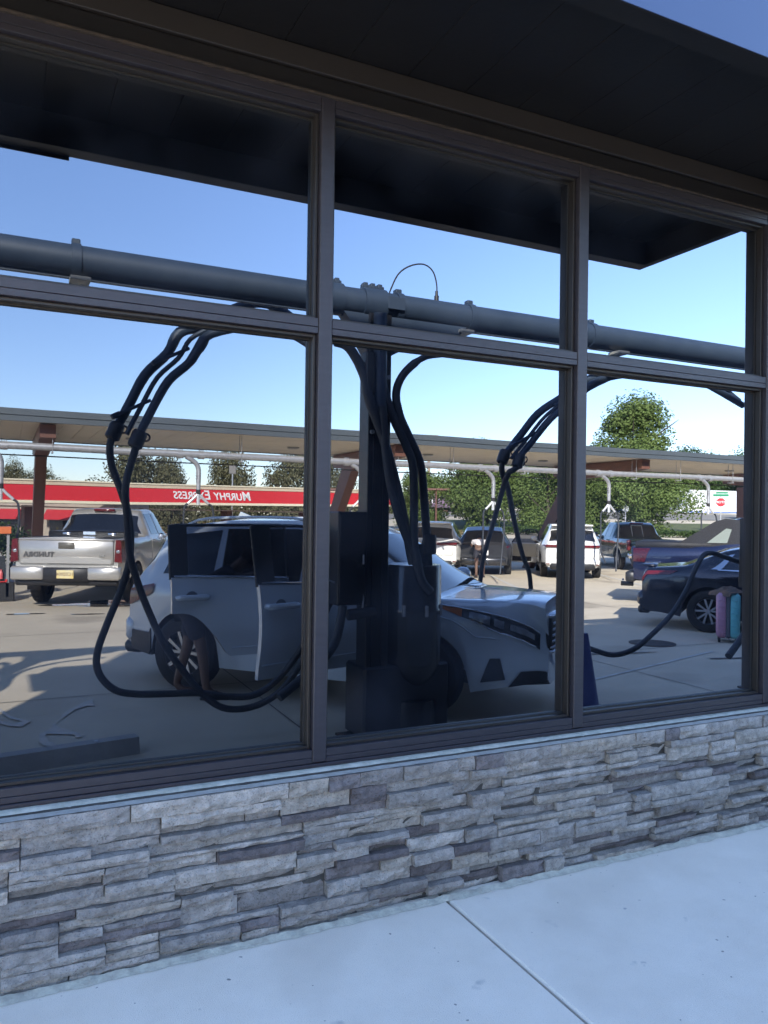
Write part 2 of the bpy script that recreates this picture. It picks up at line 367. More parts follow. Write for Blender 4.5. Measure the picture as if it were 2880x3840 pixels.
def blob(c, rx, ry, rz, m, name, seed, dz=.008, n=28, amp=.35):
    rnd = random.Random(seed); ph = [rnd.uniform(0, 6) for _ in range(4)]
    vs = [(c[0], c[1], gh(*c)+dz)]
    for k in range(n):
        a = 2*pi*k/n; r = 1+amp*(.5*sin(2*a+ph[0])+.35*sin(3*a+ph[1])+.25*sin(5*a+ph[2])+.2*sin(8*a+ph[3]))
        x, y = rx*r*cos(a), ry*r*sin(a); vs.append((c[0]+x*cos(rz)-y*sin(rz), c[1]+x*sin(rz)+y*cos(rz), gh(*c)+dz))
    return struct(MB().add(vs, [(0, k+1, (k+1) % n+1) for k in range(n)]).build(name, m))
WET = mat('wet_patch', (.10, .092, .08), .06, 0, (.14, .125, .105), 6, .02, 20)
WETB = mat('damp_film', (.40, .375, .335), .5, 0, (.52, .47, .40), 9, spec=.3)
for P in [[(0.829, -4.877), (0.803, -4.819), (0.702, -4.693), (0.579, -4.49), (0.517, -4.335), (0.494, -4.173), (0.425, -4.037), (0.412, -3.91), (0.305, -3.73), (0.301, -3.497), (0.319, -3.399), (0.409, -3.339), (0.408, -3.428), (0.373, -3.489), (0.348, -3.664), (0.362, -3.73), (0.563, -3.62), (0.567, -3.522), (0.614, -3.526), (0.601, -3.653), (0.519, -3.814), (0.454, -3.919), (0.444, -4.056), (0.536, -4.24), (0.63, -4.469), (0.746, -4.577), (0.817, -4.548), (0.813, -4.713)], [(-0.052, -4.943), (0.025, -4.784), (0.11, -4.449), (0.181, -4.305), (0.263, -4.203), (0.187, -4.032), (0.095, -4.097), (0.025, -4.206), (-0.046, -4.318), (-0.047, -4.429), (0.025, -4.304), (0.137, -4.159), (0.191, -4.217), (0.097, -4.368), (0.025, -4.631), (-0.05, -4.785)]]:
    struct(MB().add([(x, y, LOT+.010) for x, y in P], [tuple(range(len(P)))]).build('puddle', WETB))
for i, (x, y, a, b) in enumerate([(4.9, -2.75, .18, .05), (4.75, -2.65, .08, .04), (4.65, -2.5, .17, .05), (1.9, -5.9, .25, .15), ]): blob((x, y), a, b, .6, WETB, 'puddle', 30+i, .01)
OIL = mat('oil_stain', (.06, .055, .05), .5)
for i, (x, y, a, b) in enumerate([(.4, -12.0, .3, .08), (1.4, -11.6, .25, .06), (2.2, -12.7, .9, .12), (1.5, -13.2, .8, .2), (2.1, -13.6, .6, .15), (7.4, -5.0, .6, .06), (6.8, -6.8, .4, .1), (9.2, -4.0, .8, .05)]): blob((x, y), a, b, .2, WET if i < 5 else OIL, 'stain', 50+i, .01)

# ------------------------------------------------------------------ storefront
GL = .075
M1, MW, BAY = 1.172, .0593, 1.354
MUL = [M1-BAY*2, M1-BAY, M1, M1+BAY, 3.872]
Z_SB, Z_ST, Z_TB, Z_TT, Z_HB, Z_HT = .630, .684, 2.406, 2.4696, 3.330, 3.391
wf = thing('storefront_window', 'dark bronze metal storefront window frame holding six mirrored panes above the stone wall', 'window', (0, 0, 0))
GLASS = window_glass()
for x in MUL: tbox('mullion', (x, 0, Z_SB+.002), (x+MW, .12, Z_HT), BRONZE, wf, .003)
for i in range(len(MUL)-1):
    a, b = MUL[i]+MW+.0015, MUL[i+1]-.0015
    for (z0, z1, nm) in ((Z_SB, Z_ST, 'sill_rail'), (Z_TB, Z_TT, 'transom'), (Z_HB, Z_HT, 'head_rail')):
        zm = z0+(z1-z0)*.42
        mb = MB().box((a, .004, z0), (b, .115, zm-.0008), .0015).box((a, .004, zm+.0008), (b, .115, z1), .0015)
        mb.build(nm, BRONZE, wf)
    for (z0, z1) in ((Z_ST, Z_TB), (Z_TT, Z_HB)):
        g = thing_pane = MB().box((a+.004, GL, z0+.004), (b-.004, GL+.006, z1-.004)).build('glass_pane', GLASS, wf)
        bd = MB(); w = .013
        for (x0, x1, q0, q1) in ((a, a+w, z0, z1), (b-w, b, z0, z1), (a+w, b-w, z0, z0+w), (a+w, b-w, z1-w, z1)):
            if x1-x0 < .05 : bd.box((x0, .030, q0), (x1, GL-.010, q1), .002)
            else: bd.box((x0, .030, q0), (x1, GL-.010, q1), .002)
        bd.build('glazing_bead', BRONZE_D, wf)
        gk = MB(); w2 = .018
        for (x0, x1, q0, q1) in ((a+.001, a+w2, z0+.001, z1-.001), (b-w2, b-.001, z0+.001, z1-.001), (a+w2, b-w2, z0+.001, z0+w2), (a+w2, b-w2, z1-w2, z1-.001)):
            gk.box((x0, GL-.010, q0), (x1, GL-.0005, q1))
        gk.build('gasket', GASKET, wf)
# sill trim and sealant line
MB().box((MUL[0], -.006, Z_SB-.016), (MUL[-1]+MW, .1, Z_SB-.001), .002).build('sill_trim', BRONZE, wf)
def caulk_line():
    mb = MB(); n = 260; x0, x1 = MUL[0], 4.1
    def f(u, v):
        x = x0+(x1-x0)*u; a = pi*.5*v
        wv = .005*noise.noise(V((x*9, 0, 3)))+.003*noise.noise(V((x*40, 0, 1)))
        return (x, .002-.026*sin(a)-wv, Z_SB-.017-.016*(1-cos(a))+wv*.5)
    mb.grid(f, n, 4)
    return mb.build('sealant', CAULK, wf, True)
caulk_line()

# ------------------------------------------------------------------ ledge stone wall
kw = thing('stone_knee_wall', 'low ledge stone veneer wall of grey and brown stones below the windows', 'wall', (0, 0, 0))
tbox('mortar_bed', (MUL[0]-.3, -.045, -.05), (4.02, .12, Z_SB-.03), MORTAR, kw)
def stone_mesh(w, h, d, seed):
    rnd = random.Random(seed); nx = max(3, int(w/.035)); nz = max(2, int(h/.018)); off = rnd.uniform(0, 100)
    tilt = rnd.uniform(-.006, .006); e = .003
    def f(u, v):
        x = (u-.5)*w; z = (v-.5)*h
        eu = min(u, 1-u)*w; ev = min(v, 1-v)*h
        edge = max(0, 1-min(eu, ev)/.006)
        nn = noise.noise(V((x*14+off, z*26, 0)))*.010+noise.noise(V((x*45+off, z*60, 5)))*.0045
        # stepped split face
        st = .006*(1 if noise.noise(V((x*7+off, z*30+off, 9))) > .12 else 0)
        y = -d+nn+st+tilt*(v-.5)*4*h+edge*.006
        zz = z+ (.0035*noise.noise(V((x*18+off, 3 if v > .5 else 8, 0))) if (v == 0 or v == 1) else 0)
        xx = x+ (.002*noise.noise(V((1, z*40+off, 0))) if (u == 0 or u == 1) else 0)
        return (xx*(1-e*0), y, zz)
    mb = MB().grid(f, nx, nz)
    # returns to the wall on the four sides
    n1 = nz+1
    def ring():
        r = [(i*n1) for i in range(nx+1)]+[nx*n1+j for j in range(1, n1)]+[i*n1+nz for i in range(nx-1, -1, -1)]+[j for j in range(nz-1, 0, -1)]
        return r
    rg = ring(); base = len(mb.v)
    for i in rg:
        v = mb.v[i]; mb.v.append((v[0], .012, v[2]))
    for k in range(len(rg)):
        k2 = (k+1) % len(rg); mb.f.append((rg[k], base+k, base+k2, rg[k2])); mb.m.append(0)
    return mb
cnt = 0
def stone(x0, x1, z0, z1, d):
    global cnt; cnt += 1
    g = .0035
    mb = stone_mesh(x1-x0-g, z1-z0-g, d, cnt)
    o = mb.build('stone', STONE, kw, False, ((x0+x1)/2, -.045, (z0+z1)/2))
rnd = random.Random(11)
ztop = Z_SB-.034
# top course of long stones
x = -.32
for w in (.30, .46, .60, .17, .14, .2, .27, .09, .15, .2, .13, .22, .24, .19, .1, .2, .2, .22, .3):
    if x > 3.95: break
    hh = .058+rnd.uniform(-.006, .006)
    stone(x, min(x+w, 3.98), ztop-.062, ztop, rnd.uniform(.040, .056)); x += w
zc = ztop-.062
H4 = zc/5
for row in range(5):
    zb, zt = zc-H4*(row+1), zc-H4*row
    x = -.32-rnd.uniform(0, .2)
    while x < 3.98:
        w = rnd.uniform(.34, .66); xe = min(x+w, 3.98)
        if xe-x < .05: break
        # split the panel into two or three layers
        k = rnd.choice((2, 2, 3, 3, 3)); cuts = sorted([rnd.uniform(.3, .7)] if k == 2 else [rnd.uniform(.22, .42), rnd.uniform(.58, .78)] if k == 3 else [rnd.uniform(.18, .28), rnd.uniform(.42, .55), rnd.uniform(.70, .80)])
        lv = [0]+cuts+[1]
        for a, b in zip(lv[:-1], lv[1:]):
            q0, q1 = zb+(zt-zb)*a, zb+(zt-zb)*b
            e0, e1 = x+rnd.uniform(-.0, .0), xe
            if rnd.random() < .72 and xe-x > .2:
                c = x+(xe-x)*rnd.uniform(.3, .7)
                stone(e0, c, q0, q1, rnd.choice((.012, .026, .042, .058))+rnd.uniform(-.004, .004)); stone(c, e1, q0, q1, rnd.choice((.010, .022, .038, .054))+rnd.uniform(-.004, .004))
            else: stone(e0, e1, q0, q1, rnd.choice((.012, .028, .042, .060))+rnd.uniform(-.004, .004))
        x = xe
# mortar ledge behind the top course and slurry at the foot of the wall
MB().grid(lambda u, v: (-.6+4.65*u, -.090-.035*v-.012*noise.noise(V((u*60, 0, 0)))*v, .002+.012*(1-v)*(1+.6*noise.noise(V((u*90, 2, 0))))), 200, 2).build('mortar_fillet', mat('pale_mortar', (.46, .45, .38), .9, 0, (.3, .29, .25), 25, .4, 120), kw)
MB().grid(lambda u, v: (-.6+4.65*u, -.02-.065*v, ztop+.0035-.0015*v+.0015*noise.noise(V((u*120, v*3, 0)))), 200, 2).build('mortar_ledge', mat('ledge_mortar', (.30, .29, .27), .9, 0, (.40, .39, .37), 25, .3, 120), kw)
print('stones', cnt)

# stone pier at the right end of the storefront (seen only as a jagged edge in the last pane)
sp = thing('stone_pier', 'jagged ledge stone pier at the right end of the storefront', 'pier')
tbox('pier_core', (4.04, -.045, 0), (4.9, .3, 3.45), MORTAR, sp)
kwp = kw; z = .0
rnd = random.Random(5)
while z < 3.4:
    h = rnd.uniform(.04, .09); d = rnd.uniform(.02, .05)
    mb = MB().box((3.99+rnd.uniform(0, .045), -.045-d, z), (4.04+rnd.uniform(.15, .4), .04, min(z+h-.003, 3.42)), .004); mb.build('stone', STONE, sp)
    z += h

# ------------------------------------------------------------------ roof overhang above the windows
ov = thing('roof_overhang', 'black metal roof overhang with panelled soffit above the storefront windows', 'roof')
XL = -2.3
tbox('header_band', (XL, .0, Z_HT+.003), (3.97, .11, 3.470), BLACK_METAL, ov, .002)
MB().box((XL, -.012, Z_HT-.004), (3.97, .003, Z_HT+.006), .001).build('header_bead', mat('worn_edge', (.045, .032, .025), .8, 0, (.012, .01, .009), 30), ov)
tbox('header_trim', (XL, -.016, 3.474), (4.0, .1, 3.566), mat('brown_black_trim', (.011, .009, .009), .6), ov, .003)
seam = [.726-.289*k for k in range(11, -1, -1)]+[1.004, 1.281, 1.56, 1.85, 2.14, 2.43, 2.72, 3.0, 3.29, 3.58, 3.87]
for a, b in zip(seam[:-1], seam[1:]):
    tbox('soffit_panel', (a+.0012, -.90, 3.568), (b-.0012, .02, 3.585), BLACK_METAL, ov, .0012)
tbox('soffit_panel', (3.8712, -.90, 3.568), (3.99, .02, 3.585), BLACK_METAL, ov)
tbox('fascia', (XL, -.994, 3.412), (4.017, -.90, 3.74), BLACK_METAL, ov, .003)
tbox('fascia_face', (XL, -.998, 3.4125), (4.017, -.9945, 3.742), FASCIA_BLUE, ov)
tbox('fascia', (3.97, -.898, 3.412), (4.017, .0, 3.74), BLACK_METAL, ov, .003)
tbox('fascia_joint_cover', (-2.0, -1.004, 3.395), (.28, -.996, 3.745), BLACK_METAL, ov)
tbox('roof_deck', (XL, -.898, 3.60), (3.96, .3, 3.73), BLACK_METAL, ov)
bl = thing('storefront_building', 'dark building behind the mirrored storefront windows under the flat roof', 'building')
INT = mat('dark_interior', (.05, .05, .055), .8); CLAD = mat('dark_wall_cladding', (.05, .048, .045), .7)
tbox('floor', (XL+.1, .13, -.02), (3.9, 3.9, 0), INT, bl)
tbox('rear_wall', (XL, 3.9, 0), (12, 4.0, 3.7), INT, bl)
tbox('side_wall', (XL, .13, 0), (XL+.1, 3.9, 3.7), CLAD, bl)
tbox('side_wall', (3.94, .13, 0), (4.04, 3.9, 3.7), CLAD, bl)
tbox('front_wall', (XL, .0, 0), (MUL[0]-.31, .13, 3.39), CLAD, bl)
tbox('front_wall', (MUL[0]-.31, .0, .0), (MUL[0]-.002, .13, 3.39), CLAD, bl)
tbox('front_wall', (4.92, .0, 0), (14, .3, 3.7), CLAD, bl)
tbox('roof', (XL, .13, 3.75), (4.0, 4.0, 3.95), CLAD, bl)
tbox('shade_volume', (-4.3, 4.0, 0), (40, 12, 7.7), CLAD, bl)  # unseen volume, added and sized to throw shade over the lot
tbox('shade_block', (12.5, .32, 0), (40, 3.98, 9.0), CLAD, bl)  # out-of-view block added to carry the shade further out at right

# ------------------------------------------------------------------ overhead vacuum line nearest the building
VY, VZ, VR = -2.6, 3.378, .108
ovp = thing('overhead_vacuum_pipe', 'thick dark blue grey overhead vacuum pipe crossing all three upper panes', 'pipe', (0, VY, VZ))
mb = MB(); mb.tube([(-9, 0, 0), (14, 0, 0)], VR, 24); mb.build('pipe', VACBLUE, ovp, True)
mb = MB().box((-9, -.02, -VR-.016), (14, .02, -VR+.004)); mb.build('conduit', VACBLUE, ovp)
for x in (.44, 2.92, 3.61, 4.95, 7.6, 8.3, -4, -2):
    mb = MB(); mb.lathe([(VR+.001, -.03), (VR+.012, -.03), (VR+.012, .03), (VR+.001, .03)], (x, 0, 0), (1, 0, 0), 24)
    mb.box((x-.028, -.03, VR), (x+.028, .03, VR+.04), .006); mb.build('clamp', VACBLUE, ovp, True)
for x in (2.31, 2.69):
    mb = MB(); mb.lathe([(VR+.001, -.1), (VR+.018, -.1), (VR+.018, .1), (VR+.001, .1)], (x, 0, 0), (1, 0, 0), 24)
    for k in range(3): mb.box((x-.09+.065*k, -.03, VR+.01), (x-.05+.065*k, .03, VR+.055), .005)
    mb.box((x-.1, -.02, VR+.01), (x+.1, .02, VR+.04), .004); mb.build('coupling', VACBLUE, ovp, True)
for x in (.4, 3.47, 5.2):
    MB().box((x, -.03, -VR-.045), (x+.13, .12, -VR-.02), .003).build('bracket', mat('pale_bracket', (.35, .34, .30), .6), ovp)
arch = [(2.84, 0, VR-.01), (2.92, 0, .27), (3.03, 0, .36), (3.16, 0, .395), (3.25, 0, .35), (3.29, 0, .24), (3.29, 0, .12)]
MB().tube(arch, .0065, 6, sm=5).build('air_line', RUBBER, ovp, True)
MB().lathe([(.012, 0), (.02, 0), (.02, .06), (.013, .06), (.012, .1)], (3.29, 0, VR-.02), (0, 0, 1), 10).build('air_fitting', PLASTIC, ovp, True)
MB().box((2.78, VR*.8, -.05), (2.93, VR+.02, .05), .003).build('cover_plate', VACBLUE, ovp)

def station(x0, first):
    st = thing('vacuum_station', 'black steel vacuum station with post, canister and hoses, mirrored in the middle pane' if first else 'black vacuum station post at the far right edge of the last pane', 'vacuum', (x0, VY, LOT), 0, None)
    h = VZ-LOT
    mb = MB().box((-.10, -.09, 0), (.10, .09, h-.09), .006)
    for s in (-.045, .045): mb.box((s-.01, .09, .2), (s+.01, .1, h-.3))
    mb.build('post', STEEL_BLACK, st)
    MB().box((-.22, -.22, 0), (.22, .22, .02), .004).build('base_plate', STEEL_BLACK, st)
    MB().box((-.12, -.26, .02), (.66, .12, .60), .02).build('pump_housing', STEEL_BLACK, st)
    # saddle gusset under the pipe
    MB().prism([(-.32, h-.10), (-.26, h-.17), (-.1, h-.42), (.1, h-.42), (.5, h-.2), (.74, h-.19), (.82, h-.10)], -.07, .07).build('gusset', VACBLUE, st)
    MB().tube([(-.02, .12, 0+h-.1), (-.02, .13, h-.85)], .055, 16).build('drop_tube', VACBLUE, st, True)
    MB().box((-.16, .06, h-.75), (-.08, .17, h-.42), .012).build('valve_box', PLASTIC, st)
    # control box
    cb = MB().box((-.36, -.10, 1.10), (-.105, .12, 1.84), .01).build('control_box', STEEL_BLACK, st)
    MB().box((-.345, .121, 1.13), (-.12, .127, 1.81), .002).build('door', mat('satin_black', (.010, .010, .012), .3), cb); MB().box((-.15, .127, 1.42), (-.135, .14, 1.5), .003).build('latch', GALV, cb)
    MB().tube([(-.42, .05, 1.3), (-.2, .1, 1.22), (-.14, .12, 1.18), (-.14, .12, 1.08)], .008, 6, sm=3).build('handle_rod', GALV, st, True)
    MB().tube([(-.25, .08, 1.02), (-.02, .08, 1.04)], .045, 10).build('nozzle_holder', PLASTIC, st, True)
    # separator canister
    mb = MB().lathe([(0, 1.41), (.225, 1.41), (.235, 1.39), (.235, 1.06), (.242, 1.05), (.242, 1.02), (.235, 1.01), (.235, .62), (.19, .50), (.12, .42), (.12, .3), (0, .3)], (.37, .0, 0), (0, 0, 1), 28)
    mb.build('canister', mat('glossy_black_canister', (.012, .012, .013), .16, coat=.5), st, True)
    MB().lathe([(0, .3), (.2, .3), (.2, .02), (0, .02)], (.37, 0, 0), (0, 0, 1), 20).build('dirt_bin', STEEL_BLACK, st, True)
    for a in range(8): MB().box((.37+.24*cos(a*pi/4)-.012, .24*sin(a*pi/4)-.012, 1.0), (.37+.24*cos(a*pi/4)+.012, .24*sin(a*pi/4)+.012, 1.09), .003).build('latch', GALV, st)
    for (z, s) in ((h-.6, .07), (h-1.05, -.07)): MB().lathe([(0, 0), (.018, 0), (.018, .03), (0, .03)], (s, .08, z), (0, 1, 0), 8).build('bolt', GALV, st)
    # hoses of the boom cluster falling to the canister
    def hose(pts, r, nm='hose', m=HOSE): return MB().tube(pts, r, 12, sm=5).build(nm, m, st, True)
    hose([(-.38, .05, h-.35), (-.28, .1, h-.40), (-.16, .12, h-.6), (-.12, .14, h-.8), (0, .16, h-1.1), (.12, .16, h-1.45), (.2, .16, h-1.75), (.28, .16, h-2.1), (.3, .15, 1.55)], [.04, .042, .038, .036, .036])
    hose([(-.02, .17, h-.85), (.03, .18, h-1.3), (.1, .18, h-1.6), (.22, .18, h-1.9), (.36, .17, h-2.15), (.42, .14, 1.62), (.4, .08, 1.4)], .036)
    hose([(.78, .14, h-.34), (.55, .14, h-.37), (.36, .14, h-.42), (.2, .12, h-.56), (.13, .12, h-.72), (.15, .14, h-.9), (.22, .16, h-1.06), (.32, .16, h-1.24), (.36, .16, h-1.4), (.4, .16, h-1.8), (.44, .15, h-2.2), (.46, .12, 1.36)], [.026, .034, .036, .034, .034])
    hose([(-.02, .08, h-.45), (.02, .12, h-.7), (.1, .15, h-.95), (.2, .17, h-1.15), (.26, .19, h-1.35), (.27, .2, h-1.9), (.28, .22, 1.5), (.32, .24, 1.3), (.4, .25, 1.2)], .034)
    hose([(-.3, .1, 1.1), (-.38, .12, .8), (-.6, .14, .6), (-.85, .2, .45)], .035)
    MB().lathe([(.055, 0), (.06, .02), (.06, .16), (.05, .18)], (.4, .1, 1.40), (0, 0, 1), 14).build('hose_cuff', PLASTIC, st, True)
    MB().lathe([(.05, 0), (.055, .02), (.055, .14), (.05, .16)], (.43, .17, 1.5), (0, 0, 1), 14).build('hose_cuff', PLASTIC, st, True)
    return st
PX = [2.73, 7.45]
for i, x in enumerate(PX): station(x, i == 0)
st3 = copy_tree(bpy.data.objects['vacuum_station']); st3.location = (-1.94, VY, LOT)
st3['label'] = 'left neighbour of the vacuum stations, known from its arched shadow on the lot'

def boom(name, label, dx, side, ex=0, A=None, B=None):
    # pair of boom tubes with hoses; side -1 arches left, +1 right.  Heights are absolute, x relative to dx
    b = thing(name, label, 'vacuum hose', (dx, -2.9, 0)); sx = 1
    stock = A is None
    A = A or [(-.37, 3.02), (-.6, 3.24), (-.82, 3.345), (-1.05, 3.30), (-1.32, 3.13), (-1.52, 3.04), (-1.61, 2.87), (-1.77, 2.69), (-1.88, 2.46), (-1.975, 2.26)]
    B = B or [(-.37, 2.98), (-.66, 3.12), (-.95, 3.14), (-1.285, 3.045), (-1.38, 2.93), (-1.46, 2.80), (-1.61, 2.65), (-1.725, 2.43), (-1.83, 2.2)]
    ra = [.03, .035, .03, .03, .06, .045, .045, .04, .04, .038]
    def arm(P, y, rr): 
        return MB().tube([(sx*x, y, z) for x, z in P], [rr, rr*1.1, rr*.95, rr, rr*1.25, rr*1.1, rr, rr, rr*.95, rr*.9], 12, sm=4, ell=1).build('boom_arm', VACBLUE, b, True)
    arm(A, 0, .038); arm(B, .06, .034)
    MB().tube([(sx*x, .05, z) for x, z in [((A[i][0]+B[max(0,i-1)][0])/2, (A[i][1]+B[max(0,i-1)][1])/2) for i in (4, 5, 6, 7, 8, 9)]], .018, 8, sm=4).build('stay_rod', VACBLUE, b, True)
    for (x, z) in ((A[-4][0]+.03, A[-4][1]-.02), (A[-2][0]+.02, A[-2][1]-.03)):
        mb = MB(); M = Matrix.Translation((sx*x, .05, z)) @ Matrix.Rotation(-R(28), 4, 'Y')
        mb.box((-.16, -.02, -.012), (.14, .02, .012), .004, 0, M); mb.box((-.17, -.025, -.02), (-.10, .025, .02), .006, 0, M); mb.build('spreader', VACBLUE, b)
    for (P, y) in ((A[-1], 0), (B[-1], .1)):
        mb = MB(); mb.lathe([(.042, -.07), (.055, -.06), (.055, .04), (.045, .06)], (sx*P[0], y, P[1]), (.35, 0, .93), 14)
        mb.build('cuff', PLASTIC, b, True)
        mb = MB(); mb.lathe([(.026, -.004), (.034, 0), (.026, .004), (.020, 0), (.026, -.004)], (sx*P[0]+.055, y+.02, P[1]+.01), (0, 1, 0), 12); mb.build('strap_ring', PLASTIC, b, True)
    return b
b1 = boom('vacuum_boom', 'arched dark vacuum hose pair hanging in the left pane before the silver pickup', 2.73, -1)
def hosepart(b, pts, r=.027): 
    o = V(b.location); return MB().tube([V(p)-o for p in pts], r, 12, sm=6).build('hose', HOSE, b, True)
y = -2.9
hosepart(b1, [(.745, y, 2.24), (.72, y, 2.14), (.735, y, 2.0), (.80, y, 1.82), (.86, y, 1.62), (.875, y, 1.42), (.86, y, 1.25), (.80, y, 1.05), (.72, y, .84), (.66, y, .66), (.65, y, .53), (.70, y, .42), (.80, y, .335), (.95, y, .30), (1.15, y, .285), (1.40, y, .27), (1.62, y-.02, .22), (1.85, y-.03, .21), (2.05, y-.02, .33), (2.22, y+.05, .58), (2.33, y+.1, .86), (2.44, y+.2, 1.12), (2.5, y+.3, 1.25)])
hosepart(b1, [(.90, y+.1, 2.18), (.865, y+.1, 2.05), (.82, y+.1, 1.85), (.835, y+.1, 1.6), (.86, y+.08, 1.35), (.93, y+.05, 1.12), (1.03, y, .88), (1.14, y, .65), (1.30, y, .42), (1.45, y, .24), (1.62, y, .13), (1.85, y, .13), (2.05, y+.05, .25), (2.22, y+.1, .5), (2.35, y+.15, .8), (2.45, y+.25, 1.1)])
A2 = [(7.30, 2.98), (7.0, 3.11), (6.5, 3.20), (6.05, 3.21), (5.6, 3.16), (5.18, 3.03), (4.86, 2.83), (4.59, 2.66), (4.38, 2.43), (4.20, 2.23)]
B2 = [(7.30, 2.93), (6.6, 3.15), (6.05, 3.17), (5.5, 3.09), (5.2, 2.98), (4.93, 2.79), (4.68, 2.60), (4.47, 2.37), (4.30, 2.19)]
b2 = boom('vacuum_boom', 'arched dark vacuum hose pair crossing behind the second mullion, before the white vehicles', 7.45, 1, 0, [(x-7.45, z) for x, z in A2], [(x-7.45, z) for x, z in B2])
b2.scale = (1, 1, 1)
hosepart(b2, [(4.20, y, 2.22), (4.18, y, 2.12), (4.24, y-.05, 2.03), (4.39, -3.1, 1.95), (4.83, -3.6, 1.62), (5.30, -4.1, 1.25), (5.63, -4.4, .96), (5.7, -4.5, .5), (5.3, -4.3, .1), (4.9, -3.6, .1), (4.95, -3.05, .38), (5.05, y-.02, .45), (5.28, y, .37), (5.56, y, .297), (5.83, y, .34), (6.06, y, .47), (6.33, y, .67), (6.54, y, .91), (6.68, y, 1.15), (6.80, y, 1.29), (6.93, y, 1.31), (7.1, y, 1.27), (7.38, y, 1.2)])
hosepart(b2, [(4.35, y+.1, 2.17), (4.24, y+.1, 2.1), (4.22, -2.85, 2.07), (4.27, -3.0, 1.95), (4.68, -3.8, 1.55), (4.975, -4.4, 1.21), (5.13, -4.7, .9), (5.2, -4.9, .3), (5.3, -5.2, -.1)])
b3 = copy_tree(b1)
b3['label'] = 'left neighbour of the hose pairs, its arched shadow lies on the sunlit lot'; b3.location = (2.73-4.67, -2.9, 0)
# wheel stops
WSM = mat('wheel_stop_concrete', (.30, .29, .28), .9, 0, (.38, .37, .35), 5, .3, 80)
def wheel_stop(x, y, rz, lab):
    t = thing('wheel_stop', lab, 'wheel stop', (x, y, LOT), rz, 'concrete wheel stops')
    MB().prism([(-.085, 0), (.085, 0), (.055, .12), (-.055, .12)], -.9, .9, 'x').build('block', WSM, t)
    for s in (-.6, .6): MB().lathe([(0, .124), (.015, .124), (.02, .118)], (s, 0, 0), (0, 0, 1), 8).build('anchor_pin', GALV, t)
wheel_stop(.07, -2.86, R(-9), 'concrete wheel stop at the bottom of the left pane')
def cone(x, y, lab):
    t = thing('traffic_cone', lab, 'cone', (x, y, LOT))
    MB().lathe([(.155, .03), (.145, .04), (.035, .70), (.028, .72), (0, .72)], (0, 0, 0), n=24).build('cone_body', mat('cone_plastic', (.035, .045, .16), .5), t, True)
    MB().box((-.19, -.19, 0), (.19, .19, .03), .008).build('base', PLASTIC, t)
cone(5.03, -2.72, 'dark blue safety cone at the bottom left of the last pane')
mh = MB().lathe([(0, .012), (.27, .012), (.28, .006), (.33, .006), (.33, 0)], (8.62, -5.45, LOT+.003), n=32); mh = mh.build('manhole_cover', mat('rusty_iron', (.07, .055, .045), .6, .4, (.04, .035, .03), 20, .5, 60)); tag(mh, 'round iron manhole cover in the shaded lot before the dark sedan', 'manhole cover')

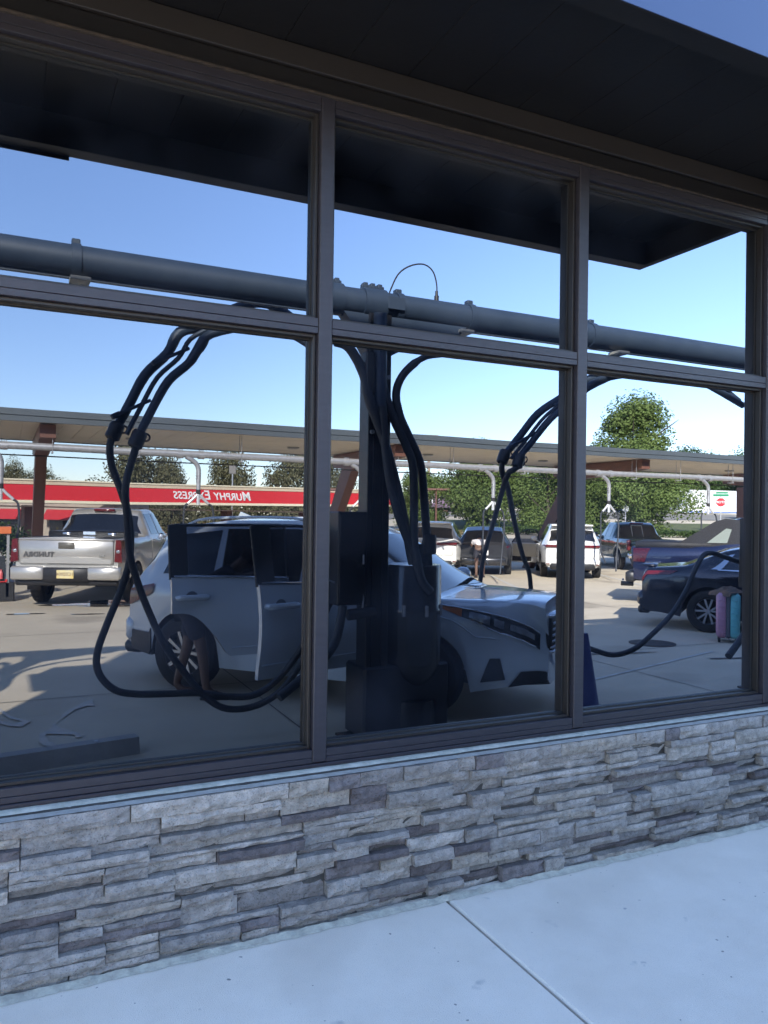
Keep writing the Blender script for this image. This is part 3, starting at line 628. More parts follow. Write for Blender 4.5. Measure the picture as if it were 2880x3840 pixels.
# ------------------------------------------------------------------ cars
def interp(P, x):
    if x <= P[0][0]: return P[0][1]
    for (a, b), (c, d) in zip(P[:-1], P[1:]):
        if x <= c:
            t = (x-a)/(c-a+1e-9); return b+(d-b)*t
    return P[-1][1]
class Car:
    def __init__(s, name, label, cat, loc, rz, spec, paint, group=None):
        s.__dict__.update(spec); s.t = thing(name, label, cat, (loc[0], loc[1], loc[2] if len(loc) > 2 else LOT), rz, group)
        s.paint = paint; s.C = .5; s.tf = spec.get('tf', s.taper); s.kick = spec.get('kick', .10)
    def hw(s, x):
        u = abs(x-(s.xf+s.xr)/2)/((s.xf-s.xr)/2); f = x > (s.xf+s.xr)/2 and s.tf != s.taper
        return s.W/2*(1-s.tf*max(0, (u-.50)/.50)**2.7) if f else s.W/2*(1-s.taper*max(0, (u-.55)/.45)**2.6)
    def sec(s, x):
        zt = interp(s.belt, x); zr = max(zt+.004, interp(s.roof, x)); hw = s.hw(x); g = min(1, (zr-zt)/.30)
        zb = s.sill
        u = abs(x-(s.xf+s.xr)/2)/((s.xf-s.xr)/2)
        zb += (s.kick if x > 0 else .10)*max(0, (u-.72)/.28)**.8
        for xa in (s.wb/2, -s.wb/2):
            dx = abs(x-xa); ra = s.wr+.06
            if dx < ra: zb = max(zb, s.wr+sqrt(ra*ra-dx*dx))
        zb = min(zb, zt-.12)
        rw = (1-g)*hw*.90+g*s.rw; rr = (1-g)*hw*.6+g*s.rw*.86
        return [(0, s.sill+.05), (hw*.8, s.sill+.05) if zb < s.sill+.2 else (hw*.8, zb-.03), (hw*.975, zb), (hw, zb*.45+zt*.55-.02), (hw*.985, zt-.10), (hw*.94, zt-.004), (rw, zr-.07*g), (rr, zr-.012*g), (0, zr+.02*(1-g)*1+.015*g)]
    def S(s, x, t, off=0):
        P = s.sec(x); t = max(0, min(7.9999, t)); i = int(t); u = t-i
        def at(i): return V(P[max(0, min(8, i))])
        if i < 1: p = at(i).lerp(at(i+1), u); d = at(i+1)-at(i)
        else:
            p0, p1, p2, p3 = at(i-1) if i > 1 else at(i), at(i), at(i+1), at(i+2) if i < 7 else V((-P[7][0], P[7][1]))
            lin = p1.lerp(p2, u)
            cr = .5*((2*p1)+(p2-p0)*u+(2*p0-5*p1+4*p2-p3)*u*u+(3*p1-p0-3*p2+p3)*u**3)
            p = lin.lerp(cr, .7); d = p2-p1
        if off:
            n = V((d.y, -d.x)); n = n.normalized() if n.length > 1e-6 else V((1, 0))
            p = p+n*off
        return V((x, p.x, p.y))
    def body(s, extra_dark=True):
        xs = [s.xr+(s.xf-s.xr)*i/110 for i in range(111)]
        T = [0, 1, 2, 2.4, 3, 3.5, 4, 4.4, 5, 5.3, 5.7, 6, 6.3, 6.7, 7, 7.5, 7.999]
        mb = MB(); n = len(T); vs = []
        for sg in (1, -1):
            for x in xs:
                for t in T:
                    p = s.S(x, t); vs.append((p.x, p.y*sg, p.z))
        fs = []; ms = []
        for q in (0, 1):
            o = q*len(xs)*n
            for i in range(len(xs)-1):
                for j in range(n-1):
                    a, b, c, d = o+i*n+j, o+(i+1)*n+j, o+(i+1)*n+j+1, o+i*n+j+1
                    fs.append((a, b, c, d) if q else (d, c, b, a)); ms.append(1 if j < 2 or (s.clad and j < 3) else 0)
        for i, fl in ((0, 0), (len(xs)-1, 1)):
            L = [i*n+j for j in range(n)]+[len(xs)*n+i*n+j for j in range(n-2, 0, -1)]
            fs.append(tuple(L)); ms.append(0)
        mb.v = vs; mb.f = fs; mb.m = ms
        return mb.build('body', [s.paint, PLASTIC], s.t, True, angle=32)
    def patch(s, name, m, xb0, xb1, xt0, xt1, t0, t1, sg, off=.006, nx=14, ny=5, parent=None, depth=.015, both=False, smooth=True):
        def f(u, v):
            if both:
                w = u*2-1; t = 7.999-abs(w)*(7.999-t0); x = xb0+(xt0-xb0)*v
                p = s.S(x, t, off); p2 = p.copy(); return V((p2.x, p2.y*(1 if w > 0 else -1), p2.z))
            t = t0+(t1-t0)*v; x = (xb0+(xb1-xb0)*u)*(1-v)+(xt0+(xt1-xt0)*u)*v
            p = s.S(x, t, off); return V((p.x, p.y*sg, p.z))
        mb = MB().grid(f, nx, ny)
        n1 = ny+1; rg = [i*n1 for i in range(nx+1)]+[nx*n1+j for j in range(1, n1)]+[i*n1+ny for i in range(nx-1, -1, -1)]+[j for j in range(ny-1, 0, -1)]
        base = len(mb.v)
        for i in rg:
            v = V(mb.v[i]); c = V((v.x, v.y*.985, v.z-.004)) if not both else V((v.x, v.y, v.z-.012)); mb.v.append(tuple(c))
        for k in range(len(rg)):
            k2 = (k+1) % len(rg); mb.f.append((rg[k], base+k, base+k2, rg[k2])); mb.m.append(0)
        return mb.build(name, m, parent or s.t, smooth)
    def wheels(s, rimfn, which=None):
        for xa in (s.wb/2, -s.wb/2):
            for sg in (1, -1):
                w = .22; yc = s.W/2-.01-w/2
                mb = MB(); r = s.wr
                mb.lathe([(r*.62, w/2-.012), (r*.72, w/2), (r*.93, w/2-.004), (r, w/2-.03), (r, -w/2+.03), (r*.93, -w/2), (r*.62, -w/2+.01)], (xa, yc*sg, r), (0, sg, 0), 32)
                wh = mb.build('wheel', TYRE, s.t, True)
                rimfn(s, xa, yc*sg, sg, w, wh)
    def rim(s, xa, yc, sg, w, wh, n=5, split=True):
        r = s.wr*.66; mb = MB(); c = V((xa, yc, s.wr)); ax = V((0, sg, 0))
        mb.lathe([(r, -w*.3), (r, w/2-.014), (r*.94, w/2-.016), (r*.9, w/2-.05), (r*.9, -w*.3)], c, ax, 32)
        mb.lathe([(0, w/2-.02), (r*.13, w/2-.02), (r*.17, w/2-.03), (r*.2, w/2-.06)], c, ax, 14)
        for k in range(n):
            for da in ((-.13, .13) if split else (0,)):
                a = 2*pi*k/n+.3; a2 = a+da*(2.2 if split else 1); a1 = a+da*.7
                d1 = V((cos(a1), 0, sin(a1))); d2 = V((cos(a2), 0, sin(a2))); q1 = V((-sin(a1), 0, cos(a1))); q2 = V((-sin(a2), 0, cos(a2)))
                wi, wo_ = r*.055, r*.075
                if not split: wi, wo_ = r*.10, r*.15
                y0 = ax*(w/2-.028); y1 = ax*(w/2-.02); bk = ax*(-.03)
                A = [c+d1*r*.15-q1*wi+y0, c+d1*r*.15+q1*wi+y0, c+d2*r*.92+q2*wo_+y1, c+d2*r*.92-q2*wo_+y1]
                B = [p+bk for p in A]
                mb.add(A+B, [(0, 1, 2, 3), (7, 6, 5, 4), (0, 4, 5, 1), (1, 5, 6, 2), (2, 6, 7, 3), (3, 7, 4, 0)])
        mb.build('rim', ALLOY, wh, False)
        MB().lathe([(0, -.02), (r*.9, -.02)], c, ax, 20).build('brake_disc', PLASTIC, wh)
    def glass(s, wins, wx=None, rx=None):
        for sg in (1, -1):
            for w in wins: s.patch('side_window', DARKGLASS, *w[:4], 5.12, w[4] if len(w) > 4 else 5.93, sg)
        if wx: s.patch('windshield', DARKGLASS, wx[0], 0, wx[1], 0, 6.25, 8, 1, .006, 16, 8, both=True)
        if rx: s.patch('rear_window', DARKGLASS, rx[0], 0, rx[1], 0, 6.3, 8, 1, .006, 16, 8, both=True)
    def box(s, name, a, b, m, bev=.01, parent=None): return MB().box(a, b, bev).build(name, m, parent or s.t, True, angle=50)
def paint(name, col, metal=.5, rough=.32): return mat(name, col, rough, metal, coat=.9)
def handle(c, x, sg, zt=4.35, m=None, parent=None):
    p = c.S(x, zt); y = (abs(p.y)+.008)*sg
    mb = MB(); mb.tube([(x-.10, y, p.z), (x-.09, y+.03*sg, p.z), (x+.09, y+.03*sg, p.z), (x+.10, y, p.z)], .014, 8, sm=3, ell=.9)
    return mb.build('door_handle', m or c.paint, parent or c.t, True)
def mirror(c, x, sg, zt=5.1, m=None):
    p = c.S(x, zt); y = abs(p.y)
    mb = MB()
    prof = [(0, -.005), (.07, 0), (.10, .03), (.10, .12), (.06, .17), (0, .18)]
    M = Matrix.Translation((x, (y+.14)*sg, p.z+.09)) @ Matrix.Scale(1.25, 4, (0, 1, 0))
    t = MB().lathe([(0, -.08), (.06, -.07), (.085, -.02), (.08, .04), (.045, .08), (0, .09)], (0, 0, 0), (1, 0, 0), 16)
    t.v = [tuple(M @ V(v)) for v in t.v]; t.tube([(x, y*sg*.98, p.z), (x, (y+.08)*sg, p.z+.04)], .022, 8)
    return t.build('mirror', m or c.paint, c.t, True)
def plate(c, x, z, face, parent=None, txt=None, base=None, ink=None, w=.31, h=.155):
    p = tbox('license_plate', (x-.006, -w/2, z-h/2), (x+.006, w/2, z+h/2), base or mat('plate_white', (.7, .7, .66), .4), parent or c.t, .003)
    if txt: text('plate_text', txt, .085, (x+.008*face, 0, z), (pi/2, 0, -pi/2 if face < 0 else pi/2), ink or mat('plate_ink', (.03, .04, .10), .5), p, .001, spacing=1.0)
    return p

# --- silver pickup ------------------------------------------------
HD = math.atan2(-.917, .4)
SILV = paint('silver_paint', (.52, .50, .47), .55, .3)
tun = Car('silver_pickup', 'silver pickup truck with yellow licence plate, tail toward the window, in the left pane', 'pickup truck', (1.6+.4*1.8, -13.65-.917*1.8), HD,
 dict(xf=2.9, xr=-2.98, W=2.03, wb=3.6, wr=.40, sill=.52, taper=.07, rw=.72, clad=False,
  belt=[(-2.98, 1.30), (-.9, 1.32), (-.85, 1.33), (.9, 1.30), (1.3, 1.24), (2.5, 1.12), (2.85, .95), (2.9, .8)],
  roof=[(-1.02, 1.33), (-.72, 1.84), (-.55, 1.90), (.2, 1.92), (.55, 1.86), (1.35, 1.26)]), SILV)
c = tun; c.body(); c.wheels(lambda s, *a: s.rim(*a, n=5))
c.glass([(-.55, .02, -.50, -.02), (.1, 1.02, .06, .48)], (1.27, .62), None)
c.patch('rear_window', DARKGLASS, -.98, 0, -.76, 0, 6.15, 8, 1, .008, 16, 6, both=True)
for sg in (1, -1):
    for (a, b) in ((-.72, .04), (.08, 1.1)): c.patch('door', SILV, a, b, a, b, 2.3, 4.95, sg, .006)
    handle(c, -.5, sg, m=CHROME); handle(c, .3, sg, m=CHROME); mirror(c, .95, sg, m=CHROME)
    lm = MB(); lm.prism([(.88, .90), (1.02, .88), (1.0, 1.30), (.90, 1.31)] if sg > 0 else [(-.88, .90), (-1.02, .88), (-1.0, 1.30), (-.90, 1.31)], -3.02, -2.72, 'x'); o = lm.build('tail_light', REDL, c.t)
    c.box('reverse_lamp', (-3.03, sg*.90, 1.05), (-2.9, sg*.99, 1.13), CLEARL, .02)
    c.box('bumper_cap', (-3.10, sg*.40, .55), (-2.92, sg*1.0, .80), SILV, .03)
    c.box('mud_flap', (-2.35, sg*.72, .30), (-2.32, sg*.98, .62), PLASTIC, .005)
c.box('bumper', (-3.08, -.42, .52), (-2.9, .42, .78), PLASTIC, .02)
c.box('under_bumper', (-3.0, -.95, .44), (-2.85, .95, .56), PLASTIC, .03)
tg = c.box('tailgate', (-3.03, -.86, .85), (-2.955, .86, 1.30), SILV, .015)
c.box('tailgate_lip', (-3.05, -.87, 1.285), (-2.93, .87, 1.325), SILV, .012)
MB().prism([(-.82, .86), (.82, .86), (.82, .94), (.68, .94), (.62, .98), (-.62, .98), (-.68, .94), (-.82, .94)], -3.040, -3.026, 'x').build('tailgate_step', SILV, tg)
c.box('tailgate_handle', (-3.045, -.15, 1.13), (-3.02, .15, 1.25), mat('handle_grey', (.12, .11, .09), .4), .015, tg)
DB = mat('badge_chrome', (.45, .44, .42), .25, .8)
text('tailgate_lettering', 'TUNDRA', .125, (-3.043, -.50, 1.02), (pi/2, 0, -pi/2), mat('badge_mid', (.16, .155, .15), .3, .6), tg, .006, .006, spacing=1.12)
text('badge', '4x4', .08, (-3.043, .66, 1.01), (pi/2, 0, -pi/2), DB, tg, .004, .002)
plate(c, -3.09, .66, -1, None, '1C02004', mat('plate_yellow', (.75, .55, .16), .45, 0, (.75, .68, .45), 6), mat('plate_maroon', (.10, .03, .02), .5))
c.box('high_brake_light', (-.80, -.22, 1.845), (-.735, .22, 1.895), REDL, .012)
c.box('tool_box', (-1.75, -.82, 1.16), (-1.15, .82, 1.43), mat('black_diamond_plate', (.02, .02, .02), .3, .4, bump=1, bscale=60), .02)
for s in (-.45, .45): c.box('tool_box_latch', (-1.765, s-.08, 1.36), (-1.74, s+.08, 1.41), CHROME, .005)
c.box('tool_box_sticker', (-1.757, -.12, 1.37), (-1.752, .12, 1.43), mat('sticker_blue', (.5, .6, .75), .5), 0)
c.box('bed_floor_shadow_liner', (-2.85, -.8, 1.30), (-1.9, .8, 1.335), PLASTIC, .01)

# --- pale silver family SUV with open doors -----------------------
h49 = math.atan2(.755, .656)
SIL2 = paint('cool_silver_paint', (.58, .63, .67), .15, .22)
hi = Car('silver_suv', 'large pale silver SUV with two doors wide open, across two panes', 'SUV', (3.23, -4.58), h49,
 dict(xf=2.36, xr=-2.10, W=1.84, wb=2.58, wr=.37, sill=.26, taper=.17, tf=.50, kick=.10, rw=.62, clad=False,
  belt=[(-2.10, 1.02), (-1.7, 1.12), (-.8, 1.10), (.8, 1.06), (1.35, 1.07), (1.6, 1.055), (1.85, 1.02), (2.05, .975), (2.2, .92), (2.29, .86), (2.34, .79), (2.36, .72)],
  roof=[(-2.10, 1.04), (-2.0, 1.22), (-1.78, 1.54), (-1.55, 1.69), (-1.0, 1.755), (-.1, 1.77), (.3, 1.73), (.66, 1.60), (1.42, 1.08)]), SIL2)
c = hi; c.body(); c.wheels(lambda s, *a: s.rim(*a, n=5))
c.patch('windshield', DARKGLASS, 1.38, 0, .64, 0, 6.2, 8, 1, .006, 16, 8, both=True)
c.patch('rear_window', DARKGLASS, -2.03, 0, -1.80, 0, 6.3, 8, 1, .008, 12, 6, both=True)
for sg in (1, -1):
    c.patch('quarter_window', DARKGLASS, -1.62, -.98, -1.50, -1.0, 5.15, 5.9, sg)
    c.patch('front_quarter_window', DARKGLASS, .86, 1.18, .74, .80, 5.12, 5.7, sg)
c.patch('side_window', DARKGLASS, -.92, .02, -.92, .05, 5.12, 5.93, -1); c.patch('side_window', DARKGLASS, .1, .84, .12, .66, 5.12, 5.93, -1)
for (a, b) in ((-1.0, .02), (.06, .95)): c.patch('door', SIL2, a, b, a, b, 2.3, 4.95, -1, .006)
# dark cabin openings on the left side
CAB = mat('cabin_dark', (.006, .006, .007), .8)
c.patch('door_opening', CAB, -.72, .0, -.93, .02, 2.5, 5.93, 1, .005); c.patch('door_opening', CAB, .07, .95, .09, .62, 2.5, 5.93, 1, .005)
# open doors: built flat with curvature then swung about their hinges
def open_door(hinge, tip, length, kind):
    hx, hy = hinge; ang = math.atan2(tip[1]-hy, tip[0]-hx)
    # local car coordinates
    M = c.t.matrix_world.inverted() if False else (Matrix.Translation((3.23, -4.58, LOT)) @ Matrix.Rotation(h49, 4, 'Z')).inverted()
    p = M @ V((hx, hy, 0)); q = M @ V((tip[0], tip[1], 0)); d = (q-p); d.z = 0; d.normalize(); nrm = V((-d.y, d.x, 0))
    # outer face looks toward the storefront (mirror); choose sign so that it does
    w = (Matrix.Rotation(h49, 4, 'Z') @ nrm)
    if w.y < 0: nrm = -nrm
    L = length
    def pos(u, z):     # u 0 hinge .. 1 trailing edge ; bulging panel
        bulge = .05*sin(pi*min(1, max(0, (z-.35)/.75)))*1.0-.18*max(0, z-1.06)**1.1*1.1
        return p+d*(L*u)+nrm*bulge+V((0, 0, z))
    if kind == 'rear':
        low = lambda u: .34 if u < .52 else .34+.42*sin(min(1, (u-.52)/.40)*pi/2)
        top = lambda u: 1.06+.02*u
        wb0, wb1, wt = (.10, .98), (.10, .98), 1.60
    else:
        low = lambda u: .30; top = lambda u: 1.03+.05*u
        wt = 1.60
    dn = MB(); N = 22; K = 10
    def f(u, v): z = low(u)+(top(u)-low(u))*v; return pos(u, z)
    dn.grid(f, N, K)
    def fb(u, v): z = low(u)+(top(u)-low(u))*v; return pos(u, z)-nrm*.045
    dn.grid(fb, N, K)
    # edges
    n1 = K+1; off = (N+1)*n1
    rg = [i*n1 for i in range(N+1)]+[N*n1+j for j in range(1, n1)]+[i*n1+K for i in range(N-1, -1, -1)]+[j for j in range(K-1, 0, -1)]
    for k in range(len(rg)):
        k2 = (k+1) % len(rg); dn.f.append((rg[k], off+rg[k], off+rg[k2], rg[k2])); dn.m.append(0)
    D = dn.build('open_door', SIL2, c.t, True, angle=50)
    # window frame + glass
    if kind == 'rear': tl = lambda u: 1.55+.012*(1-u)
    else: tl = lambda u: 1.565-(.47*max(0, (.62-u)/.62)**1.7)
    fr = MB(); nn = 22
    path = [pos(1.0, 1.06), pos(1.0, tl(1.0))]+[pos(1-i/nn, tl(1-i/nn)) for i in range(1, nn+1)]+[pos(0, 1.04)]
    fr.tube([V(a)-nrm*.035 for a in path], .015, 8, sm=0)
    fr.build('window_frame', PLASTIC, D, True)
    gs = MB().grid(lambda u, v: pos(.01+u*.98, top(u)+(tl(.01+u*.98)-top(u))*v)-nrm*.03, 20, 6); gs.build('window', CARG, D, True)
    MB().box((0, 0, 0), (.001, .001, .001))
    pw = .14
    def pil(u, v): uu = (1-pw*(1-v*.0))+pw*u; return pos(uu, top(uu)+(tl(min(1, uu))-top(uu))*v)-nrm*.022
    MB().grid(pil, 3, 4).build('pillar_trim', PLASTIC, D, True)
    MB().tube([pos(.02, 1.055)+nrm*.006, pos(.98, top(.98)+.012)+nrm*.006], .010, 8).build('chrome_strip', CHROME, D, True)
    hz = .90; hp = [pos(.72, hz)+nrm*.0, pos(.74, hz)+nrm*.045, pos(.93, hz)+nrm*.045, pos(.955, hz)]
    MB().tube(hp, .027, 8, sm=4).build('door_handle', SIL2, D, True); MB().lathe([(0, .004), (.055, .002), (.06, -.004)], pos(.84, hz-.005)+nrm*.0, nrm, 16).build('handle_cup', mat('handle_cup_grey', (.10, .11, .13), .4), D, True)
    MB().tube([pos(.02, .42)+nrm*.012, pos(.5 if kind == 'rear' else .98, .42)+nrm*.012], .006, 6).build('crease', SIL2, D, True)
    return D
def car_glass():
    m = bpy.data.materials.new('tinted_car_glass'); m.use_nodes = True; t = m.node_tree; t.nodes.clear(); out = t.nodes.new('ShaderNodeOutputMaterial')
    g = t.nodes.new('ShaderNodeBsdfGlossy'); g.inputs['Roughness'].default_value = 0; p = t.nodes.new('ShaderNodeBsdfTransparent'); p.inputs[0].default_value = (.30, .31, .34, 1)
    fr = t.nodes.new('ShaderNodeFresnel'); fr.inputs[0].default_value = 1.5; mx = t.nodes.new('ShaderNodeMixShader')
    t.links.new(fr.outputs[0], mx.inputs[0]); t.links.new(p.outputs[0], mx.inputs[1]); t.links.new(g.outputs[0], mx.inputs[2]); t.links.new(mx.outputs[0], out.inputs[0]); return m
CARG = car_glass()
open_door((2.50, -4.02), (1.36, -3.95), 1.12, 'rear')
open_door((3.08, -3.38), (1.86, -3.02), 1.22, 'front')
# front of the SUV
for sg in (1, -1):
    def hp(u, v, o=.010, sg=sg):
        x = 1.50+.80*u; h = .03+.115*min(1, u*1.6)
        top = c.S(x, 4.72); zz = top.z-.015-h*(1-v)-.02*u
        t = 2.6
        for k in range(60):
            if c.S(x, 2.6+k*.04).z >= zz: t = 2.6+k*.04; break
        p = c.S(x, t, o); return V((p.x, p.y*sg, p.z))
    H = MB().grid(lambda u, v: hp(u, v), 16, 6).build('headlight', mat('smoked_lens', (.02, .022, .026), .05, coat=1), c.t, True)
    MB().tube([hp(k/12, 1, .014) for k in range(13)], .006, 6).build('headlight_trim', CHROME, H, True)
    MB().tube([hp(.35+k/18, 0, .014) for k in range(12)], .006, 6).build('headlight_trim', CHROME, H, True)
    for (ua, ub, va, vb) in ((.30, .52, .18, .82), (.56, .66, .30, .75), (.72, .95, .35, .70)):
        MB().grid(lambda u, v: hp(ua+(ub-ua)*u, va+(vb-va)*v, .013), 5, 3).build('inner_lens', CLEARL, H, True)
    MB().grid(lambda u, v: hp(u*.22, v, .013), 5, 3).build('side_marker', AMBER, H, True)
    mirror(c, 1.10, sg)
    def tl_(u, v, sg=sg):
        x = -2.09+.40*u; p = c.S(x, 3.45+1.15*v*(1-u*.35)+.35*u, .016); return V((p.x, p.y*sg, p.z))
    MB().grid(tl_, 10, 4).build('tail_light', REDL, c.t, True)
    c.patch('wheel_arch_trim', PLASTIC, -2.06, -1.72, -2.06, -1.72, 2.02, 2.6, sg, .012)
    c.patch('fog_light_recess', PLASTIC, 1.84, 2.04, 1.92, 2.0, 2.25, 2.75, sg, .014)
    handle(c, -.75, -1) if sg < 0 else None
c.box('grille', (2.24, -.46, .62), (2.385, .46, .93), PLASTIC, .03)
for k in range(5): c.box('grille_bar', (2.36, -.44+.012*k, .64+.052*k), (2.40, .44-.012*k, .660+.052*k), ALLOY, .006)
c.box('grille_top_bar', (2.27, -.47, .91), (2.395, .47, .95), CHROME, .018)
c.box('grille_bottom_bar', (2.29, -.45, .605), (2.405, .45, .625), CHROME, .008)
em = MB(); em.lathe([(.075, 0), (.082, .012), (.070, .018), (.066, .01)], (2.40, 0, .89), (1, 0, 0), 24)
em.lathe([(.030, .012), (.036, .018), (.028, .018)], (2.40, 0, .89), (1, 0, 0), 16); em.box((2.403, -.06, .915), (2.415, .06, .927), .003); em.build('emblem', CHROME, c.t, True)
for sg in (1, -1): c.patch('air_dam', PLASTIC, 2.06, 2.355, 2.16, 2.355, 2.0, 2.42, sg, .012)
for sg in (1, -1): MB().tube([tuple(V((p.x, p.y*sg, p.z))) for p in [c.S(-1.0+.1*k, 3.3, .002) for k in range(31)]], .006, 6).build('crease', SIL2, c.t, True)
c.box('rear_bumper', (-2.17, -.80, .42), (-1.98, .80, .70), SIL2, .06)
c.box('rear_bumper_trim', (-2.18, -.78, .30), (-1.95, .78, .43), PLASTIC, .04)
MB().prism([(-1.25, 1.76), (-1.03, 1.78), (-1.2, 1.84)], -.01, .01).build('roof_antenna', SIL2, c.t)
for sg in (1, -1): MB().tube([(-1.5, sg*.57, 1.69), (-1.2, sg*.58, 1.765), (-.2, sg*.58, 1.78), (.05, sg*.57, 1.70)], .014, 8, sm=3).build('roof_rail', SIL2, c.t, True)
for s in (-.35, .35): c.box('seat', (-.45 if s < 0 else .25, s-.25, .55), (-.15 if s < 0 else .45, s+.2, 1.25), mat('grey_seat', (.08, .08, .085), .8), .06)

# --- white crossovers in the far row --------------------------------
WH = paint('white_paint', (.76, .75, .72), .0, .25)
def crossover(loc, lab):
    c = Car('white_suv', lab, 'SUV', loc, math.atan2(-.825, .565), dict(xf=2.25, xr=-2.22, W=1.86, wb=2.7, wr=.36, sill=.28, taper=.16, rw=.63, clad=True,
     belt=[(-2.22, 1.02), (-1.7, 1.10), (.8, 1.04), (1.1, 1.05), (1.9, .96), (2.15, .84), (2.25, .7)],
     roof=[(-2.22, 1.04), (-2.12, 1.12), (-1.95, 1.42), (-1.80, 1.60), (-1.3, 1.67), (-.2, 1.68), (.3, 1.58), (1.1, 1.07)]), WH, 'white crossovers parked under the far canopy')
    c.body(); c.wheels(lambda s, *a: s.rim(*a, n=5)); c.glass([(-1.6, -.9, -1.5, -.95), (-.84, .0, -.86, .02), (.08, .85, .1, .42)], (1.06, .36), None)
    c.patch('rear_window', DARKGLASS, -2.10, 0, -1.90, 0, 6.1, 8, 1, .010, 14, 6, both=True)
    c.box('roof_spoiler', (-2.06, -.62, 1.60), (-1.70, .62, 1.655), WH, .02)
    c.box('light_bar', (-2.29, -.80, .955), (-2.14, .80, 1.035), REDL, .02)
    c.box('tailgate', (-2.27, -.70, .62), (-2.17, .70, .95), WH, .04)
    c.box('rear_bumper', (-2.32, -.80, .40), (-2.05, .80, .62), WH, .05)
    c.box('rear_diffuser', (-2.335, -.66, .28), (-2.1, .66, .50), PLASTIC, .04)
    c.box('bumper_skid', (-2.345, -.34, .27), (-2.2, .34, .36), WH, .02)
    plate(c, -2.345, .53, -1, None, None)
    for sg in (1, -1):
        for (a, b) in ((-.88, .02), (.06, .98)): c.patch('door', WH, a, b, a, b, 2.5, 4.95, sg, .006)
        handle(c, -.7, sg); handle(c, .2, sg); mirror(c, .8, sg)
        c.patch('tail_light', REDL, -2.2, -1.85, -2.2, -2.0, 4.4, 4.85, sg, .012)
        c.box('bumper_reflector', (-2.34, sg*.68, .44), (-2.3, sg*.78, .47), REDL, .004)
    return c
dh = V((.565, -.825))
q = V((16.05, -16.40))+dh*1.35; cw2 = crossover((q.x, q.y), 'bright sunlit white crossover with full-width tail lights, behind the second mullion')
q = V((12.55, -18.9))+dh*1.35; cw1 = crossover((q.x, q.y), 'white crossover partly hidden behind the vacuum post, left of the open doors')
# --- car with doors open between them -------------------------------
CHAR = paint('charcoal_paint', (.035, .036, .04), .4, .3)
cc = Car('dark_hatchback', 'dark hatchback with doors flung open and cream door panels, between the white crossovers', 'car', (14.85, -19.4), math.atan2(-.825, .565), dict(xf=2.2, xr=-2.1, W=1.8, wb=2.6, wr=.34, sill=.26, taper=.16, rw=.60, clad=False,
 belt=[(-2.1, .95), (-1.6, 1.02), (.8, .96), (1.1, .97), (1.9, .86), (2.2, .68)], roof=[(-2.1, .97), (-1.7, 1.40), (-1.2, 1.52), (-.2, 1.54), (.3, 1.44), (1.1, .99)]), CHAR)
cc.body(); cc.wheels(lambda s, *a: s.rim(*a, n=5)); cc.glass([(-1.3, -.1, -1.2, -.08), (.0, .85, .02, .42)], (1.06, .36), (-2.0, -1.65))
CREAM = mat('cream_door_card', (.62, .56, .44), .6); WJ = mat('white_door_edge', (.7, .69, .66), .4)
def swung(ox, oy, rz, ln, glassy=True, edge=WJ):
    d = MB().box((0, -.04, .30), (ln, .04, .98), .03); d.v = [tuple(Matrix.Translation((ox, oy, 0)) @ Matrix.Rotation(rz, 4, 'Z') @ V(v)) for v in d.v]
    D = d.build('open_door', edge, cc.t, True)
    for s in (-1, 1):
        k = MB().box((.08, s*.042, .50), (ln-.08, s*.052, .94), .004); k.v = [tuple(Matrix.Translation((ox, oy, 0)) @ Matrix.Rotation(rz, 4, 'Z') @ V(v)) for v in k.v]; k.build('door_card', CREAM, D)
        k = MB().box((.06, s*.045, .34), (ln-.25, s*.06, .50), .01); k.v = [tuple(Matrix.Translation((ox, oy, 0)) @ Matrix.Rotation(rz, 4, 'Z') @ V(v)) for v in k.v]; k.build('door_pocket', PLASTIC, D)
    MM = Matrix.Translation((ox, oy, 0)) @ Matrix.Rotation(rz, 4, 'Z')
    f = MB().tube([MM @ V(p) for p in ((ln-.02, 0, .97), (ln-.05, 0, 1.38), (ln*.6, 0, 1.43), (ln*.25, 0, 1.25), (.02, 0, .98))], .022, 8, sm=4); f.build('window_frame', PLASTIC, D, True)
    g = MB().add([MM @ V(p) for p in ((ln-.03, 0, .97), (ln-.06, 0, 1.37), (ln*.6, 0, 1.42), (ln*.25, 0, 1.24), (.04, 0, .98))], [(0, 1, 2, 3, 4)]); g.build('window', CARG, D)
swung(.95, .92, R(112), 1.0); swung(-.10, -.92, R(-112), .8, edge=CHAR)
for sg in (1, -1):
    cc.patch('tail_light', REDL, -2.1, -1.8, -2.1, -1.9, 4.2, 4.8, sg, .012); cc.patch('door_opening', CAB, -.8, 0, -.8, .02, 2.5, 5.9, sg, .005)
cc.box('rear_bumper', (-2.17, -.72, .34), (-1.95, .72, .58), CHAR, .05); plate(cc, -2.14, .72, -1); cc.patch('hatch_window', DARKGLASS, -2.02, 0, -1.74, 0, 6.2, 8, 1, .01, 12, 6, both=True)
